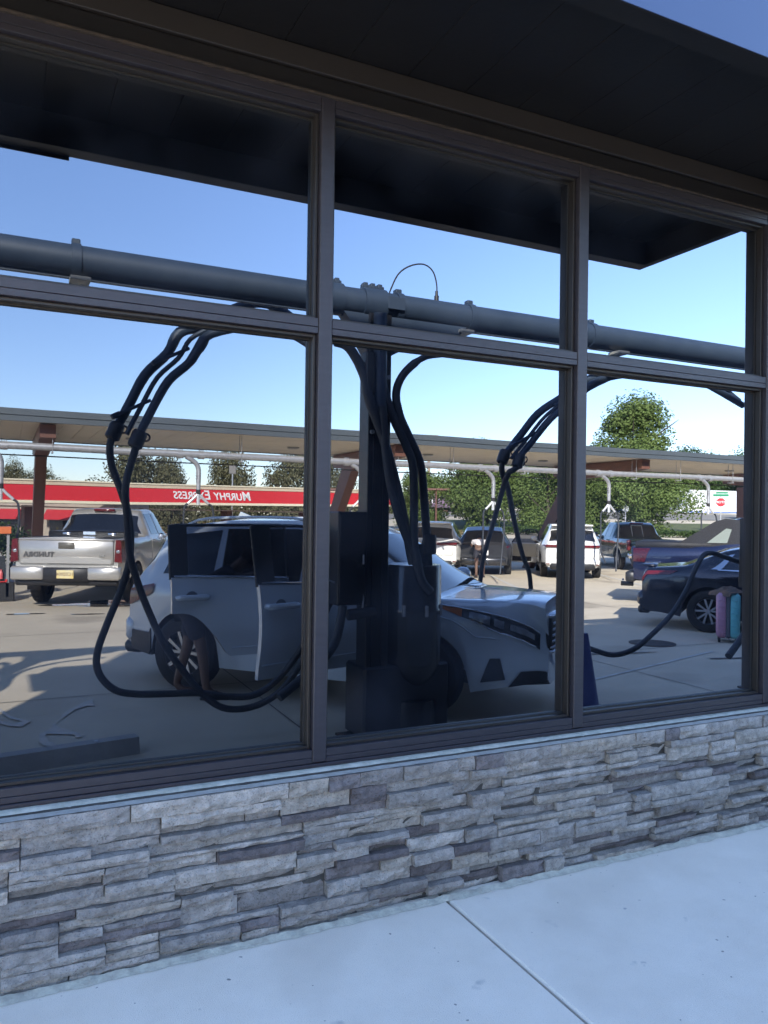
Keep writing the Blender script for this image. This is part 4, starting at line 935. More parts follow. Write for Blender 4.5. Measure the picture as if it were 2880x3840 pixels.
# --- dark green pickup ----------------------------------------------
GRN = paint('dark_green_paint', (.030, .045, .028), .5, .22)
q = V((20.44, -19.05)); dirg = V((.42, -.907)); rtg = V((-dirg.y, dirg.x)); 
org = q+V((.907, .42))*(.93)+dirg*1.62
gp = Car('green_pickup', 'dark green pickup truck with red lamp above its rear window, in the last pane', 'pickup truck', (org.x, org.y), math.atan2(dirg.y, dirg.x),
 dict(xf=2.75, xr=-2.7, W=1.95, wb=3.3, wr=.37, sill=.42, taper=.08, rw=.70, clad=False, belt=[(-2.7, 1.12), (.9, 1.14), (1.2, 1.12), (2.4, 1.02), (2.75, .8)],
 roof=[(-1.15, 1.14), (-.85, 1.64), (-.6, 1.72), (.2, 1.73), (.5, 1.66), (1.3, 1.14)]), GRN)
c = gp; c.body(); c.wheels(lambda s, *a: s.rim(*a, n=5)); c.glass([(-.6, -.05, -.52, -.07), (.05, 1.0, .02, .45)], (1.2, .58), None)
c.patch('rear_window', DARKGLASS, -1.10, 0, -.90, 0, 6.15, 8, 1, .008, 16, 6, both=True)
fr = MB()
for s in (-.2, .2): fr.tube([(-1.12, s, 1.17), (-.90, s, 1.60)], .02, 6)
fr.tube([(-.89, -.2, 1.61), (-.89, .2, 1.61)], .02, 6); fr.build('slider_frame', mat('pale_frame', (.5, .48, .40), .5), c.t)
c.box('high_brake_light', (-.93, -.26, 1.66), (-.84, .26, 1.71), REDL, .012)
c.box('tailgate', (-2.76, -.80, .72), (-2.68, .80, 1.12), GRN, .015); c.box('bumper', (-2.85, -.92, .46), (-2.68, .92, .64), CHROME, .03)
for sg in (1, -1):
    c.box('tail_light', (-2.77, sg*.83, .75), (-2.62, sg*.95, 1.10), REDL, .02); mirror(c, .95, sg, m=PLASTIC)
    for (a, b) in ((-.7, .0), (.04, 1.05)): c.patch('door', GRN, a, b, a, b, 2.3, 4.95, sg, .006)
    handle(c, -.5, sg, m=PLASTIC); handle(c, .25, sg, m=PLASTIC)
# --- dark blue sport pickup ------------------------------------------
h55 = R(50); BLU = paint('deep_blue_paint', (.008, .013, .045), .3, .25)
d55 = V((cos(h55), sin(h55))); l55 = V((-sin(h55), cos(h55)))
org = V((12.25, -9.65))-l55*.95+d55*2.75
bp = Car('blue_pickup', 'deep blue pickup truck with black sail panel and bed cover in the last pane', 'pickup truck', (org.x, org.y), h55,
 dict(xf=2.9, xr=-2.75, W=2.0, wb=3.4, wr=.40, sill=.45, taper=.07, rw=.72, clad=False, belt=[(-2.75, 1.22), (.9, 1.26), (1.3, 1.22), (2.5, 1.1), (2.9, .85)],
 roof=[(-1.6, 1.25), (-.9, 1.80), (-.7, 1.88), (.4, 1.88), (.7, 1.80), (1.4, 1.24)]), BLU)
c = bp; c.body(); c.wheels(lambda s, *a: s.rim(*a, n=5)); c.glass([(-.5, .1, -.35, .06), (.2, 1.1, .2, .6)], (1.3, .72), None)
SAILM = mat('matte_black_cladding', (.012, .012, .015), .6)
for sg in (1, -1):
    MB().prism([(-2.0, 1.25), (-.62, 1.25), (-.66, 1.83), (-.95, 1.86), (-1.15, 1.80)], sg*.72, sg*.90).build('sail_panel', SAILM, c.t)
    MB().prism([(-1.30, 1.36), (-.92, 1.36), (-.84, 1.64), (-.94, 1.66)], sg*.905, sg*.912).build('sail_window', mat('pale_glass', (.25, .28, .25), .1), c.t)
    c.patch('tail_light', mat('shaded_red_lens', (.035, .003, .006), .15, 0, (.06, .004, .008), 20, coat=.3), -2.76, -2.52, -2.76, -2.40, 3.1, 4.85, sg, .012)  # darker copy of the red lens, shade put into its colour
    for (a, b) in ((-.55, .15), (.2, 1.2)): c.patch('door', BLU, a, b, a, b, 2.3, 4.95, sg, .006)
    handle(c, -.3, sg); handle(c, .4, sg); mirror(c, 1.05, sg)
c.box('bed_cover', (-2.72, -.90, 1.22), (-1.2, .90, 1.36), SAILM, .02); c.box('tailgate', (-2.81, -.80, .80), (-2.73, .80, 1.24), BLU, .015)
c.box('bumper', (-2.92, -.92, .48), (-2.72, .92, .70), PLASTIC, .03)
c.box('tow_hitch', (-3.12, -.06, .32), (-2.85, .06, .42), PLASTIC, .01); MB().lathe([(0, -.03), (.03, 0), (0, .03)], (-3.08, 0, .46), (0, 0, 1), 12).build('hitch_ball', CHROME, c.t)
# --- dark blue sedan --------------------------------------------------
NAV = paint('navy_paint', (.005, .007, .016), .3, .2)
org = V((10.35, -5.97))-l55*.85+d55*1.38
se = Car('navy_sedan', 'dark navy sedan with small boot spoiler and silver wheel, behind the pastel suitcase', 'car', (org.x, org.y), h55,
 dict(xf=2.35, xr=-2.42, W=1.83, wb=2.76, wr=.34, sill=.22, taper=.15, rw=.58, clad=False, belt=[(-2.42, .86), (-2.35, .98), (-1.6, 1.02), (.8, .93), (1.2, .94), (2.1, .78), (2.35, .6)],
 roof=[(-2.42, .87), (-2.36, 1.02), (-1.75, 1.08), (-1.1, 1.34), (-.6, 1.44), (0, 1.46), (.4, 1.38), (1.25, .96)]), NAV)
c = se; c.body(); c.wheels(lambda s, *a: s.rim(*a, n=5)); c.glass([(-1.15, -.35, -.95, -.3), (-.28, .75, -.25, .4)], (1.2, .42), (-1.7, -1.12))
for sg in (1, -1):
    c.patch('tail_light', REDL, -2.42, -1.98, -2.42, -1.85, 4.15, 4.8, sg, .012)
    c.patch('window_trim', CHROME, -1.25, .85, -1.25, .85, 5.02, 5.10, sg, .012); c.patch('rear_window_trim', CHROME, -1.35, -1.2, -1.08, -1.0, 5.1, 5.9, sg, .01)
    for (a, b) in ((-.95, -.03), (0, 1.0)): c.patch('door', NAV, a, b, a, b, 2.3, 4.95, sg, .006)
    handle(c, -.75, sg, m=CHROME); handle(c, .15, sg, m=CHROME); mirror(c, .7, sg)
c.box('boot_spoiler', (-2.44, -.66, 1.03), (-2.22, .66, 1.065), NAV, .012); c.box('rear_bumper', (-2.50, -.78, .36), (-2.25, .78, .62), NAV, .06)
c.box('rear_bumper_trim', (-2.49, -.70, .24), (-2.3, .70, .37), PLASTIC, .03)

# ------------------------------------------------------------------ suitcase, clothes, kiosk, people
su = thing('suitcase', 'hard-shell suitcase half pink and half turquoise with clothes on top, beside the navy sedan', 'suitcase', (9.87, -5.18, LOT), R(48))
su.scale = (.86, .9, 1)
PINK = mat('pink_shell', (.50, .26, .36), .4); TEAL = mat('turquoise_shell', (.16, .50, .52), .4)
def shell(x0, x1, m, nm):
    o = MB().box((x0, -.22, .07), (x1, .22, .74), .045).build(nm, m, su, True, angle=60)
    for k in range(6): [MB().box((x0+.03, sy*.214, .15+.095*k), (x1-.03, sy*.229, .162+.095*k), .004).build('shell_rib', m, o) for sy in (-1, 1)]
    return o
shell(-.19, -.006, PINK, 'pink_half'); shell(.006, .19, TEAL, 'turquoise_half')
MB().box((-.05, -.2215, .068), (.05, .2215, .742), .03).build('zip', mat('grey_zip', (.12, .12, .14), .6), su)
for x in (-.14, .14):
    for yy in (-.16, .16): MB().lathe([(0, -.02), (.035, -.02), (.035, .02), (0, .02)], (x, yy, .036), (1, 0, 0), 12).build('caster', PLASTIC, su, True)
cl = MB().grid(lambda u, v: (9.87+(u-.5)*.40, -5.18+(v-.5)*.40, LOT+.745+.07*(1-(2*u-1)**2)*(1-(2*v-1)**2)*(1+.9*noise.noise(V((u*5, v*5, 0))))+.012*noise.noise(V((u*14, v*14, 4)))-.05*max(0, abs(2*u-1)-.8)*5), 24, 24)
o = cl.build('folded_clothes', mat('dark_cloth', (.05, .045, .04), .9, 0, (.22, .13, .08), 6, .3, 40), None, True); tag(o, 'heap of dark and tan clothes lying on the pastel suitcase', 'clothes')

kx = thing('vending_display', 'orange-topped product display with bottles by the silver pickup, at the left edge', 'display', (-.12, -14.5, LOT))
ORG = mat('orange_paint', (.65, .16, .04), .5)
MB().box((-.35, -.3, 1.36), (.32, .3, 1.50), .01).build('canopy', ORG, kx); MB().box((-.05, -.03, 1.5), (.08, .03, 1.8), .01).build('sign_post', mat('tan_post', (.5, .36, .18), .6), kx)
for s in (-.28, .24): MB().box((s, -.25, .1), (s+.05, .25, 1.36)).build('upright', mat('grey_post', (.3, .3, .3), .5), kx)
pn = MB().box((-.22, .26, .42), (.22, .29, .92), .004).build('poster', mat('dark_poster', (.03, .035, .04), .4), kx)
text('price', '$5', .16, (0, .296, .78), (pi/2, 0, pi), WHITEP, pn, .002, .004)
MB().box((-.26, .262, .40), (.26, .284, .46)).build('red_trim', mat('red_paint', (.6, .03, .03), .5), kx)
for i, cc_ in enumerate(((.15, .45, .7), (.3, .6, .2), (.55, .08, .08), (.6, .1, .1))):
    MB().lathe([(0, 0), (.035, 0), (.035, .13), (.015, .16), (.015, .19), (0, .19)], (-.15+.1*i, .32, .47), n=10).build('bottle', mat('bottle_%s' % ('blue', 'green', 'red', 'crimson')[i], cc_, .3), kx, True)
MB().box((-.5, -.3, 0), (.4, .25, .40), .02).build('base', PLASTIC, kx)

SKIN = mat('brown_skin', (.13, .07, .045), .6); CLOTHD = mat('dark_shorts', (.03, .03, .04), .9)
def skinned(name, edges, verts, radii, m, parent=None, loc=(0, 0, 0), root=0):
    me = bpy.data.meshes.new(name); me.from_pydata(verts, edges, []); o = bpy.data.objects.new(name, me); COL.objects.link(o); me.materials.append(m)
    o.modifiers.new('skin', 'SKIN'); o.modifiers['skin'].use_smooth_shade = True
    for i, r in enumerate(radii):
        rr = r if isinstance(r, tuple) else (r, r); me.skin_vertices[0].data[i].radius = rr; me.skin_vertices[0].data[i].use_root = (i == root)
    sb = o.modifiers.new('sub', 'SUBSURF'); sb.levels = 2; sb.render_levels = 2
    o.location = loc
    if parent: o.parent = parent
    return o
def person(name, lab, loc, rz, bend, top_m, bot_m, sc=1, stride=.2, arms=((.3, .2, .9), (.3, -.2, .9)), hair=(.02, .015, .012)):
    t = thing(name, lab, 'person', (loc[0], loc[1], LOT), rz); t.scale = (sc,)*3
    hip = V((0, 0, .93)); b = R(bend)
    def sp(d, y=0, up=0): return hip+V((sin(b)*d, y, cos(b)*d))
    neck = sp(.50); head = neck+V((sin(b*1.1)*.22, 0, cos(b*1.1)*.22))
    vs = [hip, sp(.2), sp(.42), neck, head-V((sin(b), 0, cos(b)))*.06, head+V((sin(b), 0, cos(b)))*.05]
    ra = [(.15, .12), (.13, .11), (.16, .12), .055, .085, .075]; ed = [(0, 1), (1, 2), (2, 3), (3, 4), (4, 5)]
    def add(parent_i, pts, rs):
        p = parent_i
        for q, r in zip(pts, rs): vs.append(V(q)); ra.append(r); ed.append((p, len(vs)-1)); p = len(vs)-1
    for s, fx in ((1, stride), (-1, -stride)):
        add(0, [(0, s*.1, .86), (fx*.5+.03, s*.11, .50), (fx, s*.11, .10), (fx+.06, s*.11, .045), (fx+.19, s*.12, .03)], [.09, .06, .04, .045, .03])
    for s, a in ((1, arms[0]), (-1, arms[1])):
        sh = sp(.44, s*.19); hand = sp(0)+V(a); mid = (sh+hand)/2+V((-.04, s*.05, -.06))
        add(2, [sh, mid, hand, hand+(hand-mid).normalized()*.07], [.055, .042, .028, .035])
    o = skinned('body', ed, [tuple(v) for v in vs], ra, SKIN, t)
    # clothes follow the body
    cv = [hip+V((0, 0, .03)), sp(.2), sp(.43), sp(.49)]; ce = [(0, 1), (1, 2), (2, 3)]; cr_ = [(.165, .14), (.155, .135), (.18, .14), .08]
    for s in (1, -1):
        sh = sp(.44, s*.19); hand = sp(0)+V(arms[0 if s > 0 else 1]); mid = (sh+hand)/2+V((-.04, s*.05, -.06)); cv += [sh, sh.lerp(mid, .7)]; ce += [(2, len(cv)-2), (len(cv)-2, len(cv)-1)]; cr_ += [.072, .066]
    skinned('shirt', ce, [tuple(v) for v in cv], cr_, top_m, t)
    pv = [hip+V((0, 0, .02))]; pe = []; pr_ = [(.17, .145)]
    for s, fx in ((1, stride), (-1, -stride)):
        pv += [V((0, s*.1, .82)), V((fx*.4+.02, s*.11, .56))]; pe += [(0, len(pv)-2), (len(pv)-2, len(pv)-1)]; pr_ += [.11, .09]
    skinned('shorts', pe, [tuple(v) for v in pv], pr_, bot_m, t)
    hm = MB().lathe([(0, .11), (.06, .10), (.095, .05), (.10, 0), (.085, -.05)], head+V((-.015*cos(b), 0, .015)), (sin(b)-.25, 0, cos(b)), 16); hm.build('hair', mat('dark_hair', hair, .9), t, True)
    for s, fx in ((1, stride), (-1, -stride)):
        MB().box((fx-.06, s*.115-.055, .0), (fx+.22, s*.115+.055, .025), .012).build('sandal', PLASTIC, t)
        MB().tube([(fx+.1, s*.115-.05, .02), (fx+.1, s*.115, .075), (fx+.1, s*.115+.05, .02)], .012, 6, sm=3).build('sandal_strap', PLASTIC, t)
    return t
person('person', 'person in sandals behind the open rear door of the silver SUV', (1.72, -4.62), R(20), 50, mat('dark_shirt', (.04, .04, .05), .9), CLOTHD, 1, .16, ((.75, .2, .35), (.75, -.15, .3)))
person('person', 'person in a white shirt bending into the dark hatchback with open doors', (13.1, -17.0), R(-60), 70, mat('white_shirt', (.7, .66, .66), .9), CLOTHD, 1.0, .1, ((.6, .2, .0), (.6, -.2, .0)))

# ------------------------------------------------------------------ far carport canopy
cp = thing('vacuum_canopy', 'long grey canopy with tan underside and leaning brown columns over the parking', 'canopy')
CY0, CY1, CZ0, CZ1 = -14.3, -19.2, 3.48, 3.74
XA, XB = -12, 44
MB().box((XA, CY0-.06, CZ0), (XB, CY0, 3.60), .004).box((XA, CY0-.06, 3.604), (XB, CY0+.02, CZ1), .004).build('front_fascia', SLATE, cp)
MB().box((XA, CY1, CZ0), (XB, CY1+.06, CZ1)).build('rear_fascia', SLATE, cp)
rb = MB(); n = int((XB-XA)/.4)
for i in range(n):
    x = XA+.4*i; rb.box((x, CY1+.062, CZ0+.02), (x+.392, CY0-.062, CZ0+.05))
    rb.box((x+.392, CY1+.062, CZ0+.035), (x+.4, CY0-.062, CZ0+.05))
o = rb.build('soffit_panels', TAN, cp); o['kind'] = 'stuff'
MB().box((XA, CY1+.07, CZ0+.055), (XB, CY0-.07, CZ1-.02)).build('roof_deck', SLATE, cp)
for k in range(-1, 5):
    x = .87+8.27*k
    MB().prism([(CY0-.3, 3.20), (CY0-.3, 3.478), (CY1+.4, 3.478), (CY1+.4, 3.12), (-17.6, 3.0), (-15.6, 3.10)], x-.16, x+.16, 'x').build('beam', BROWN, cp)
    if k < 3: MB().prism([(-17.4, 3.05), (-18.2, 3.02), (-20.6, LOT), (-20.2, LOT)], x-.13, x+.13, 'x').build('column', BROWN, cp)
    else: MB().box((x+.85, -19.0, LOT), (x+1.2, -18.6, 3.02)).build('column', BROWN, cp)
for k in range(-1, 9):
    x = 2.9+4.15*k; MB().lathe([(0, 0), (.16, 0), (.16, -.03), (.12, -.05), (0, -.05)], (x, -16.9, CZ0+.018), n=16).build('downlight', mat('lamp_housing', (.25, .25, .24), .4), cp, True)
PY, PZ = -14.75, 3.0
vp = thing('galvanised_vacuum_pipe', 'long galvanised steel vacuum pipe slung under the far canopy', 'pipe')
MB().tube([(XA, PY, PZ), (26, PY, PZ+.03), (XB, PY, PZ+.1)], .078, 16).build('pipe', GALV, vp, True)
MB().tube([(XA, PY-.5, 2.86), (10, PY-.5, 2.84), (XB, PY-.5, 2.86)], .014, 6).build('cable', RUBBER, vp, True)
DX = [-4.22, -.18, 3.87, 7.95, 11.87, 15.95, 20.03, 24.1]
for x in DX:
    for dx in (-1.15, 1.15) if x > -2 else (-1.15,):
        mb = MB()
        for yy in (-.09, .09): mb.tube([(x+dx, PY+yy, PZ-.10), (x+dx, PY+yy, CZ0+.02)], .008, 6)
        mb.box((x+dx-.02, PY-.11, PZ-.115), (x+dx+.02, PY+.11, PZ-.09)); mb.build('hanger', GALV, vp)
    for dx in (-.26, .22):
        mb = MB(); mb.lathe([(.079, -.07), (.087, -.07), (.087, .07), (.079, .07)], (x+dx, PY, PZ), (1, 0, 0), 16)
        for q in (-.045, 0, .045): mb.box((x+dx+q-.012, -.02+PY, PZ+.08), (x+dx+q+.012, .02+PY, PZ+.115), .003)
        mb.build('coupling', GALV, vp, True)
dr0 = thing('vacuum_dropper', 'x', 'vacuum nozzle', (0, PY, PZ), 0, 'galvanised drop pipes under the far canopy')
MB().tube([(-.12, 0, -.04), (.02, 0, -.12), (.13, 0, -.22), (.17, 0, -.36), (.17, 0, -.62)], .055, 14, sm=4).build('drop_elbow', GALV, dr0, True)
MB().tube([(.17, 0, -.6), (.17, 0, -.86)], .05, 14).build('sleeve', GALV, dr0, True)
MB().tube([(.17, 0, -.78), (.17, 0, -.88)], .054, 14).build('rubber_band', RUBBER, dr0, True)
mb = MB(); mb.tube([(.17, 0, -.86), (.17, 0, -1.12)], .04, 12)
for s in (-1, 1): mb.tube([(.17, 0, -.86), (.17+s*.10, 0, -.97), (.17+s*.24, 0, -1.10)], .032, 10, sm=3)
mb.build('splitter', mat('bright_aluminium', (.72, .72, .72), .35, .5), dr0, True)
mb = MB()
for q in range(3): mb.box((.10, .02, -.42-.06*q), (.125, .06, -.39-.06*q), .004)
mb.build('bolt', GALV, dr0)
hs = [[(-.07, 0, -1.1), (-.15, .02, -1.2), (-.17, .05, -1.6), (-.2, .1, -2.2), (-.1, .2, -2.6)], [(.41, 0, -1.1), (.5, .02, -1.2), (.52, .05, -1.6), (.42, .1, -2.3), (.30, .2, -2.85)]]
for h in hs: MB().tube(h, .024, 8, sm=5).build('hose', HOSE, dr0, True)
labs = ['zinc drop pipe with forked nozzle, beyond the left edge of the window', 'zinc drop pipe with forked nozzle left of the silver pickup', 'zinc drop pipe hanging in front of the red sign lettering', 'zinc drop pipe just left of the big middle vacuum post', 'zinc drop pipe before the green trees, right of the middle vacuum post', 'zinc drop pipe just right of the second mullion', 'zinc drop pipe hanging beside the stop sign', 'zinc drop pipe at the far right end of the canopy']
for i, x in enumerate(DX):
    d = dr0 if i == 0 else copy_tree(dr0); d.location = (x, PY, PZ); d['label'] = labs[i]

# ------------------------------------------------------------------ petrol station canopy, store
RED = mat('red_fascia', (.62, .028, .035), .4); CRM = mat('cream_band', (.66, .52, .36), .5, 0, (.58, .45, .31), 2); CRML = mat('pale_cream', (.80, .70, .50), .5)
A, B = V((-12.0, -42.2, 0)), V((29.2, -54.86, 0)); dv = (B-A); LN = dv.length; rz = math.atan2(dv.y, dv.x)
pc = thing('petrol_station_canopy', 'long red and cream petrol station canopy fascia with white lettering, beyond the parking row', 'canopy', (A.x, A.y, 0), rz)
def slab(z0, z1, off, d, m, nm, x0=0, x1=None):
    x1 = x1 or LN; k = .0125
    vs = []
    for x in (x0, x1):
        for y in (off, -d):
            for z in (z0, z1): vs.append((x, y, z+k*(x-12)))
    MB().add(vs, [(0, 1, 3, 2), (4, 6, 7, 5), (0, 4, 5, 1), (2, 3, 7, 6), (0, 2, 6, 4), (1, 5, 7, 3)]).build(nm, m, pc)
slab(2.14, 2.30, .06, 5, CRML, 'lower_band'); slab(2.303, 3.20, .0, 5, RED, 'red_band'); slab(3.203, 3.42, .04, 5, CRM, 'upper_band'); slab(3.423, 3.50, .10, 5, CRML, 'coping')
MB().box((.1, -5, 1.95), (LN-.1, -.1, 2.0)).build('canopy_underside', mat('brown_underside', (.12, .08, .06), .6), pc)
u = V((13.0, -50.0)); lx = (u-V((A.x, A.y))).length
text('sign_lettering', 'Murphy Express', .86, (lx, .012, 2.78+.0125*(lx-12)), (pi/2, 0, pi), WHITEP, pc, .02, .012, .25, True, spacing=1.05)
for x in (8, 15, 22, 29, 36):
    MB().box((x-.3, -3.2, -3), (x+.3, -2.6, 2.05)).build('column', BROWN, pc)
for x in (10, 18, 26): MB().box((x-.4, -3.3, -2.4), (x+.4, -2.5, -.4), .05).build('fuel_pump', mat('pump_grey', (.5, .48, .45), .5), pc)
stn = mat('pale_store_stone', (.46, .39, .31), .9, 0, (.36, .30, .24), 1.6, .6, 8)
ss = thing('store', 'tan stone store with red awnings beneath the petrol station canopy', 'building', (-.5, -58.2, 0), math.atan2(2.2, 4.5))
MB().box((-16, -8, -3), (8.5, 0, 2.6)).build('wall', stn, ss)
for x in (-9, -5.5, .3, 4.0):
    MB().prism([(0.02, 1.15), (.9, 1.15), (.02, 1.85)], x-.2, x+1.7, 'x').build('awning', mat('red_awning', (.5, .03, .035), .6), ss)
    MB().box((x, .005, -1.6), (x+1.5, .04, 1.1)).build('window', DARKGLASS, ss)
for x in (-2, 2.8): MB().box((x-.06, .02, 1.2), (x+.06, .16, 1.5), .02).build('wall_lamp', BROWN, ss)
pb = thing('purple_building', 'vacant building with purple mansard roof and orange trim, for-lease lettering, beyond the lot', 'building', (41.3, -76.8, 0), math.atan2(2.2, 4.6))
PUR = mat('purple_roof', (.14, .085, .13), .7); OTR = mat('orange_trim', (.60, .22, .06), .5)
MB().box((0, -9, 1), (8.2, 0, 2.85)).build('wall', mat('brown_wall', (.16, .09, .06), .8), pb)
MB().prism([(-9.3, 2.85), (.5, 2.85), (.1, 4.6), (-9, 4.6)], 0, 8.4, 'x').build('mansard_roof', PUR, pb)
MB().prism([(0, 2.9), (3.3, 2.9), (3.0, 4.2), (1.9, 5.9), (.9, 5.9), (.4, 4.3)], .3, .62).build('gable', PUR, pb)
MB().box((3.2, .05, 4.55), (8.5, .3, 4.72)).build('roof_trim', OTR, pb); MB().box((.9, .2, 5.88), (1.95, .75, 6.0)).build('gable_trim', OTR, pb)
text('lease_lettering', 'FOR LEASE', .62, (2.0, .63, 3.55), (pi/2, 0, pi), WHITEP, pb, .02, .015)
for x in (3.6, 5.2, 6.8): MB().box((x, .01, 1.3), (x+1.1, .05, 2.6)).build('window', DARKGLASS, pb)

# ------------------------------------------------------------------ poles, signs, trailers
def pole(x, y, z1, lab, head, r=.1, m=None, cat='lamp post'):
    t = thing('lamp_post', lab, cat, (x, y, gh(x, y)), math.atan2(.438, .899)); g = gh(x, y)
    MB().tube([(0, 0, -.2), (0, 0, z1-g)], [r, r*.7], 10).build('pole', m or mat('tan_pole', (.38, .28, .20), .6), t, True)
    for s in head: MB().box((min(0, s*1.0), -.2, z1-g-.02), (max(0, s*1.0), .2, z1-g+.14), .03).build('lamp_head', m or mat('lamp_grey', (.3, .3, .3), .5), t)
    return t
pole(34.2, -57.96, 8.84, 'tall tan lamp post with twin heads, right of the middle vacuum post', (-.8, .8), .16)
pole(17.06, -40.5, 3.2, 'brown lamp post before the red canopy fascia, right of the first mullion', (1.0,), .09, BROWN)
pole(29.86, -48.99, 3.78, 'brown lamp post with twin flat heads before the purple building', (-1.0, 1.0), .08, BROWN)
def flood(x, y, z, lab, tilt):
    t = thing('flood_light', lab, 'flood light', (x, y, gh(x, y)), .4); g = gh(x, y)
    MB().tube([(0, 0, 0), (0, 0, z-g)], .06, 8).build('pole', GALV, t, True)
    MB().box((-.28, -.08, z-g), (.28, .08, z-g+.75), .03, M=Matrix.Rotation(tilt, 4, 'Y')).build('lamp_head', mat('lamp_dark', (.15, .14, .13), .5), t)
flood(16.9, -59.5, 5.0, 'square floodlight on a thin pole above the red canopy lettering', .0)
def octagon(r): return [(r*cos(pi/8+k*pi/4), r*sin(pi/8+k*pi/4)) for k in range(8)]
def stop(x, y, z, r, face, lab, txt):
    t = thing('stop_sign', lab, 'stop sign', (x, y, 0), face); g = gh(x, y)
    MB().box((-.03, -.05, g-.1), (.03, -.02, z+r+.15)).build('post', GALV, t)
    o = MB().prism([(a, z+b) for a, b in octagon(r)], -.012, .0).build('sign_back', mat('sign_aluminium', (.6, .62, .62), .5), t)
    if txt:
        MB().prism([(a, z+b) for a, b in octagon(r*.98)], .002, .006).build('sign_border', WHITEP, t)
        MB().prism([(a, z+b) for a, b in octagon(r*.92)], .008, .011).build('sign_face', mat('sign_red', (.55, .02, .03), .4), t)
        text('sign_text', 'STOP', r*.66, (0, .014, z), (pi/2, 0, pi), WHITEP, t, .003, .003)
    return t
ang = lambda x, y: math.atan2(3.19-y, -x)-pi/2     # faces the storefront
s1 = stop(51.0, -40.9, 3.16, .38, ang(51.0, -40.9), 'red stop sign with a green street sign on top, near the white trailers', True)
gs_ = MB().box((-.55, -.015, 3.62), (.55, .015, 3.80), .003).box((-.35, -.01, 3.84), (.5, .02, 3.98)).build('street_name_sign', mat('sign_green', (.02, .22, .10), .4), s1)
s2 = stop(42.89, -42.64, 2.55, .27, ang(42.89, -42.64)+pi, 'grey back of a stop sign on a thin post before the green trees', False)
g = gh(42.89, -42.64); MB().box((-.07, -.07, g), (.07, .0, g+.9)).build('post_reflector', mat('sign_red', (.55, .02, .03), .4), s2)
CURT = mat('white_trailer', (.68, .69, .68), .5, 0, (.60, .61, .60), 1, stretch=(6, 1, 1))
def trailer(x, y, ln, h, rz, lab, z0):
    t = thing('box_trailer', lab, 'trailer', (x, y, z0), rz, 'white box trailers along the street')
    MB().box((-ln/2, -1.25, 1.05), (ln/2, 1.25, 1.05+h), .02).build('box', CURT, t)
    rb_ = MB()
    for k in range(int(ln/.6)): rb_.box((-ln/2+.3+.6*k, 1.251, 1.15), (-ln/2+.34+.6*k, 1.27, .95+h))
    rb_.build('side_ribs', mat('trailer_rib', (.5, .5, .5), .5), t)
    MB().box((-ln/2, 1.255, 1.12), (ln/2, 1.275, 1.24)).build('lower_stripe', mat('stripe_blue', (.05, .12, .4), .5), t)
    MB().box((-ln/2, -.6, .8), (ln/2, .6, 1.04)).build('chassis', mat('chassis_rust', (.16, .06, .03), .8), t)
    for wx in (-ln/2+1.2, -ln/2+2.4):
        for s in (-1, 1): MB().lathe([(0, -.14), (.3, -.14), (.48, -.12), (.48, .12), (.3, .14), (0, .14)], (wx, s*.95, .48), (0, 1, 0), 20).build('wheel', TYRE, t, True)
    for s in (-.5, .5): MB().box((ln/2+.001, s-.02, 1.1), (ln/2+.03, s+.02, 1.0+h)).build('lock_rod', GALV, t)
    MB().box((ln/2-4, -.5, .1), (ln/2-3.8, .5, .8)).build('landing_gear', GALV, t)
    return t
ra = math.atan2(.55, 5.8)
trailer(76.0, -64.6, 9.5, 2.7, ra+.06, 'long white ribbed box trailer behind the stop sign', 1.55)
trailer(70.5, -69.5, 5.0, 2.8, ra+.9, 'white box trailer half hidden behind the green tree, left of the long one', 1.6)
trailer(74.5, -52.0, 12.5, 2.5, ra-.05, 'nearest white box trailer, at the right edge of the last pane', 1.25)
# dark low hedge wall at the back of the lot
hw_ = strip('retaining_wall_line', mat('dark_hedge', (.018, .03, .012), .95), loc_(4, 59), loc_(60, 55), .5, .0, kind=None)
bpy.data.objects.remove(hw_)

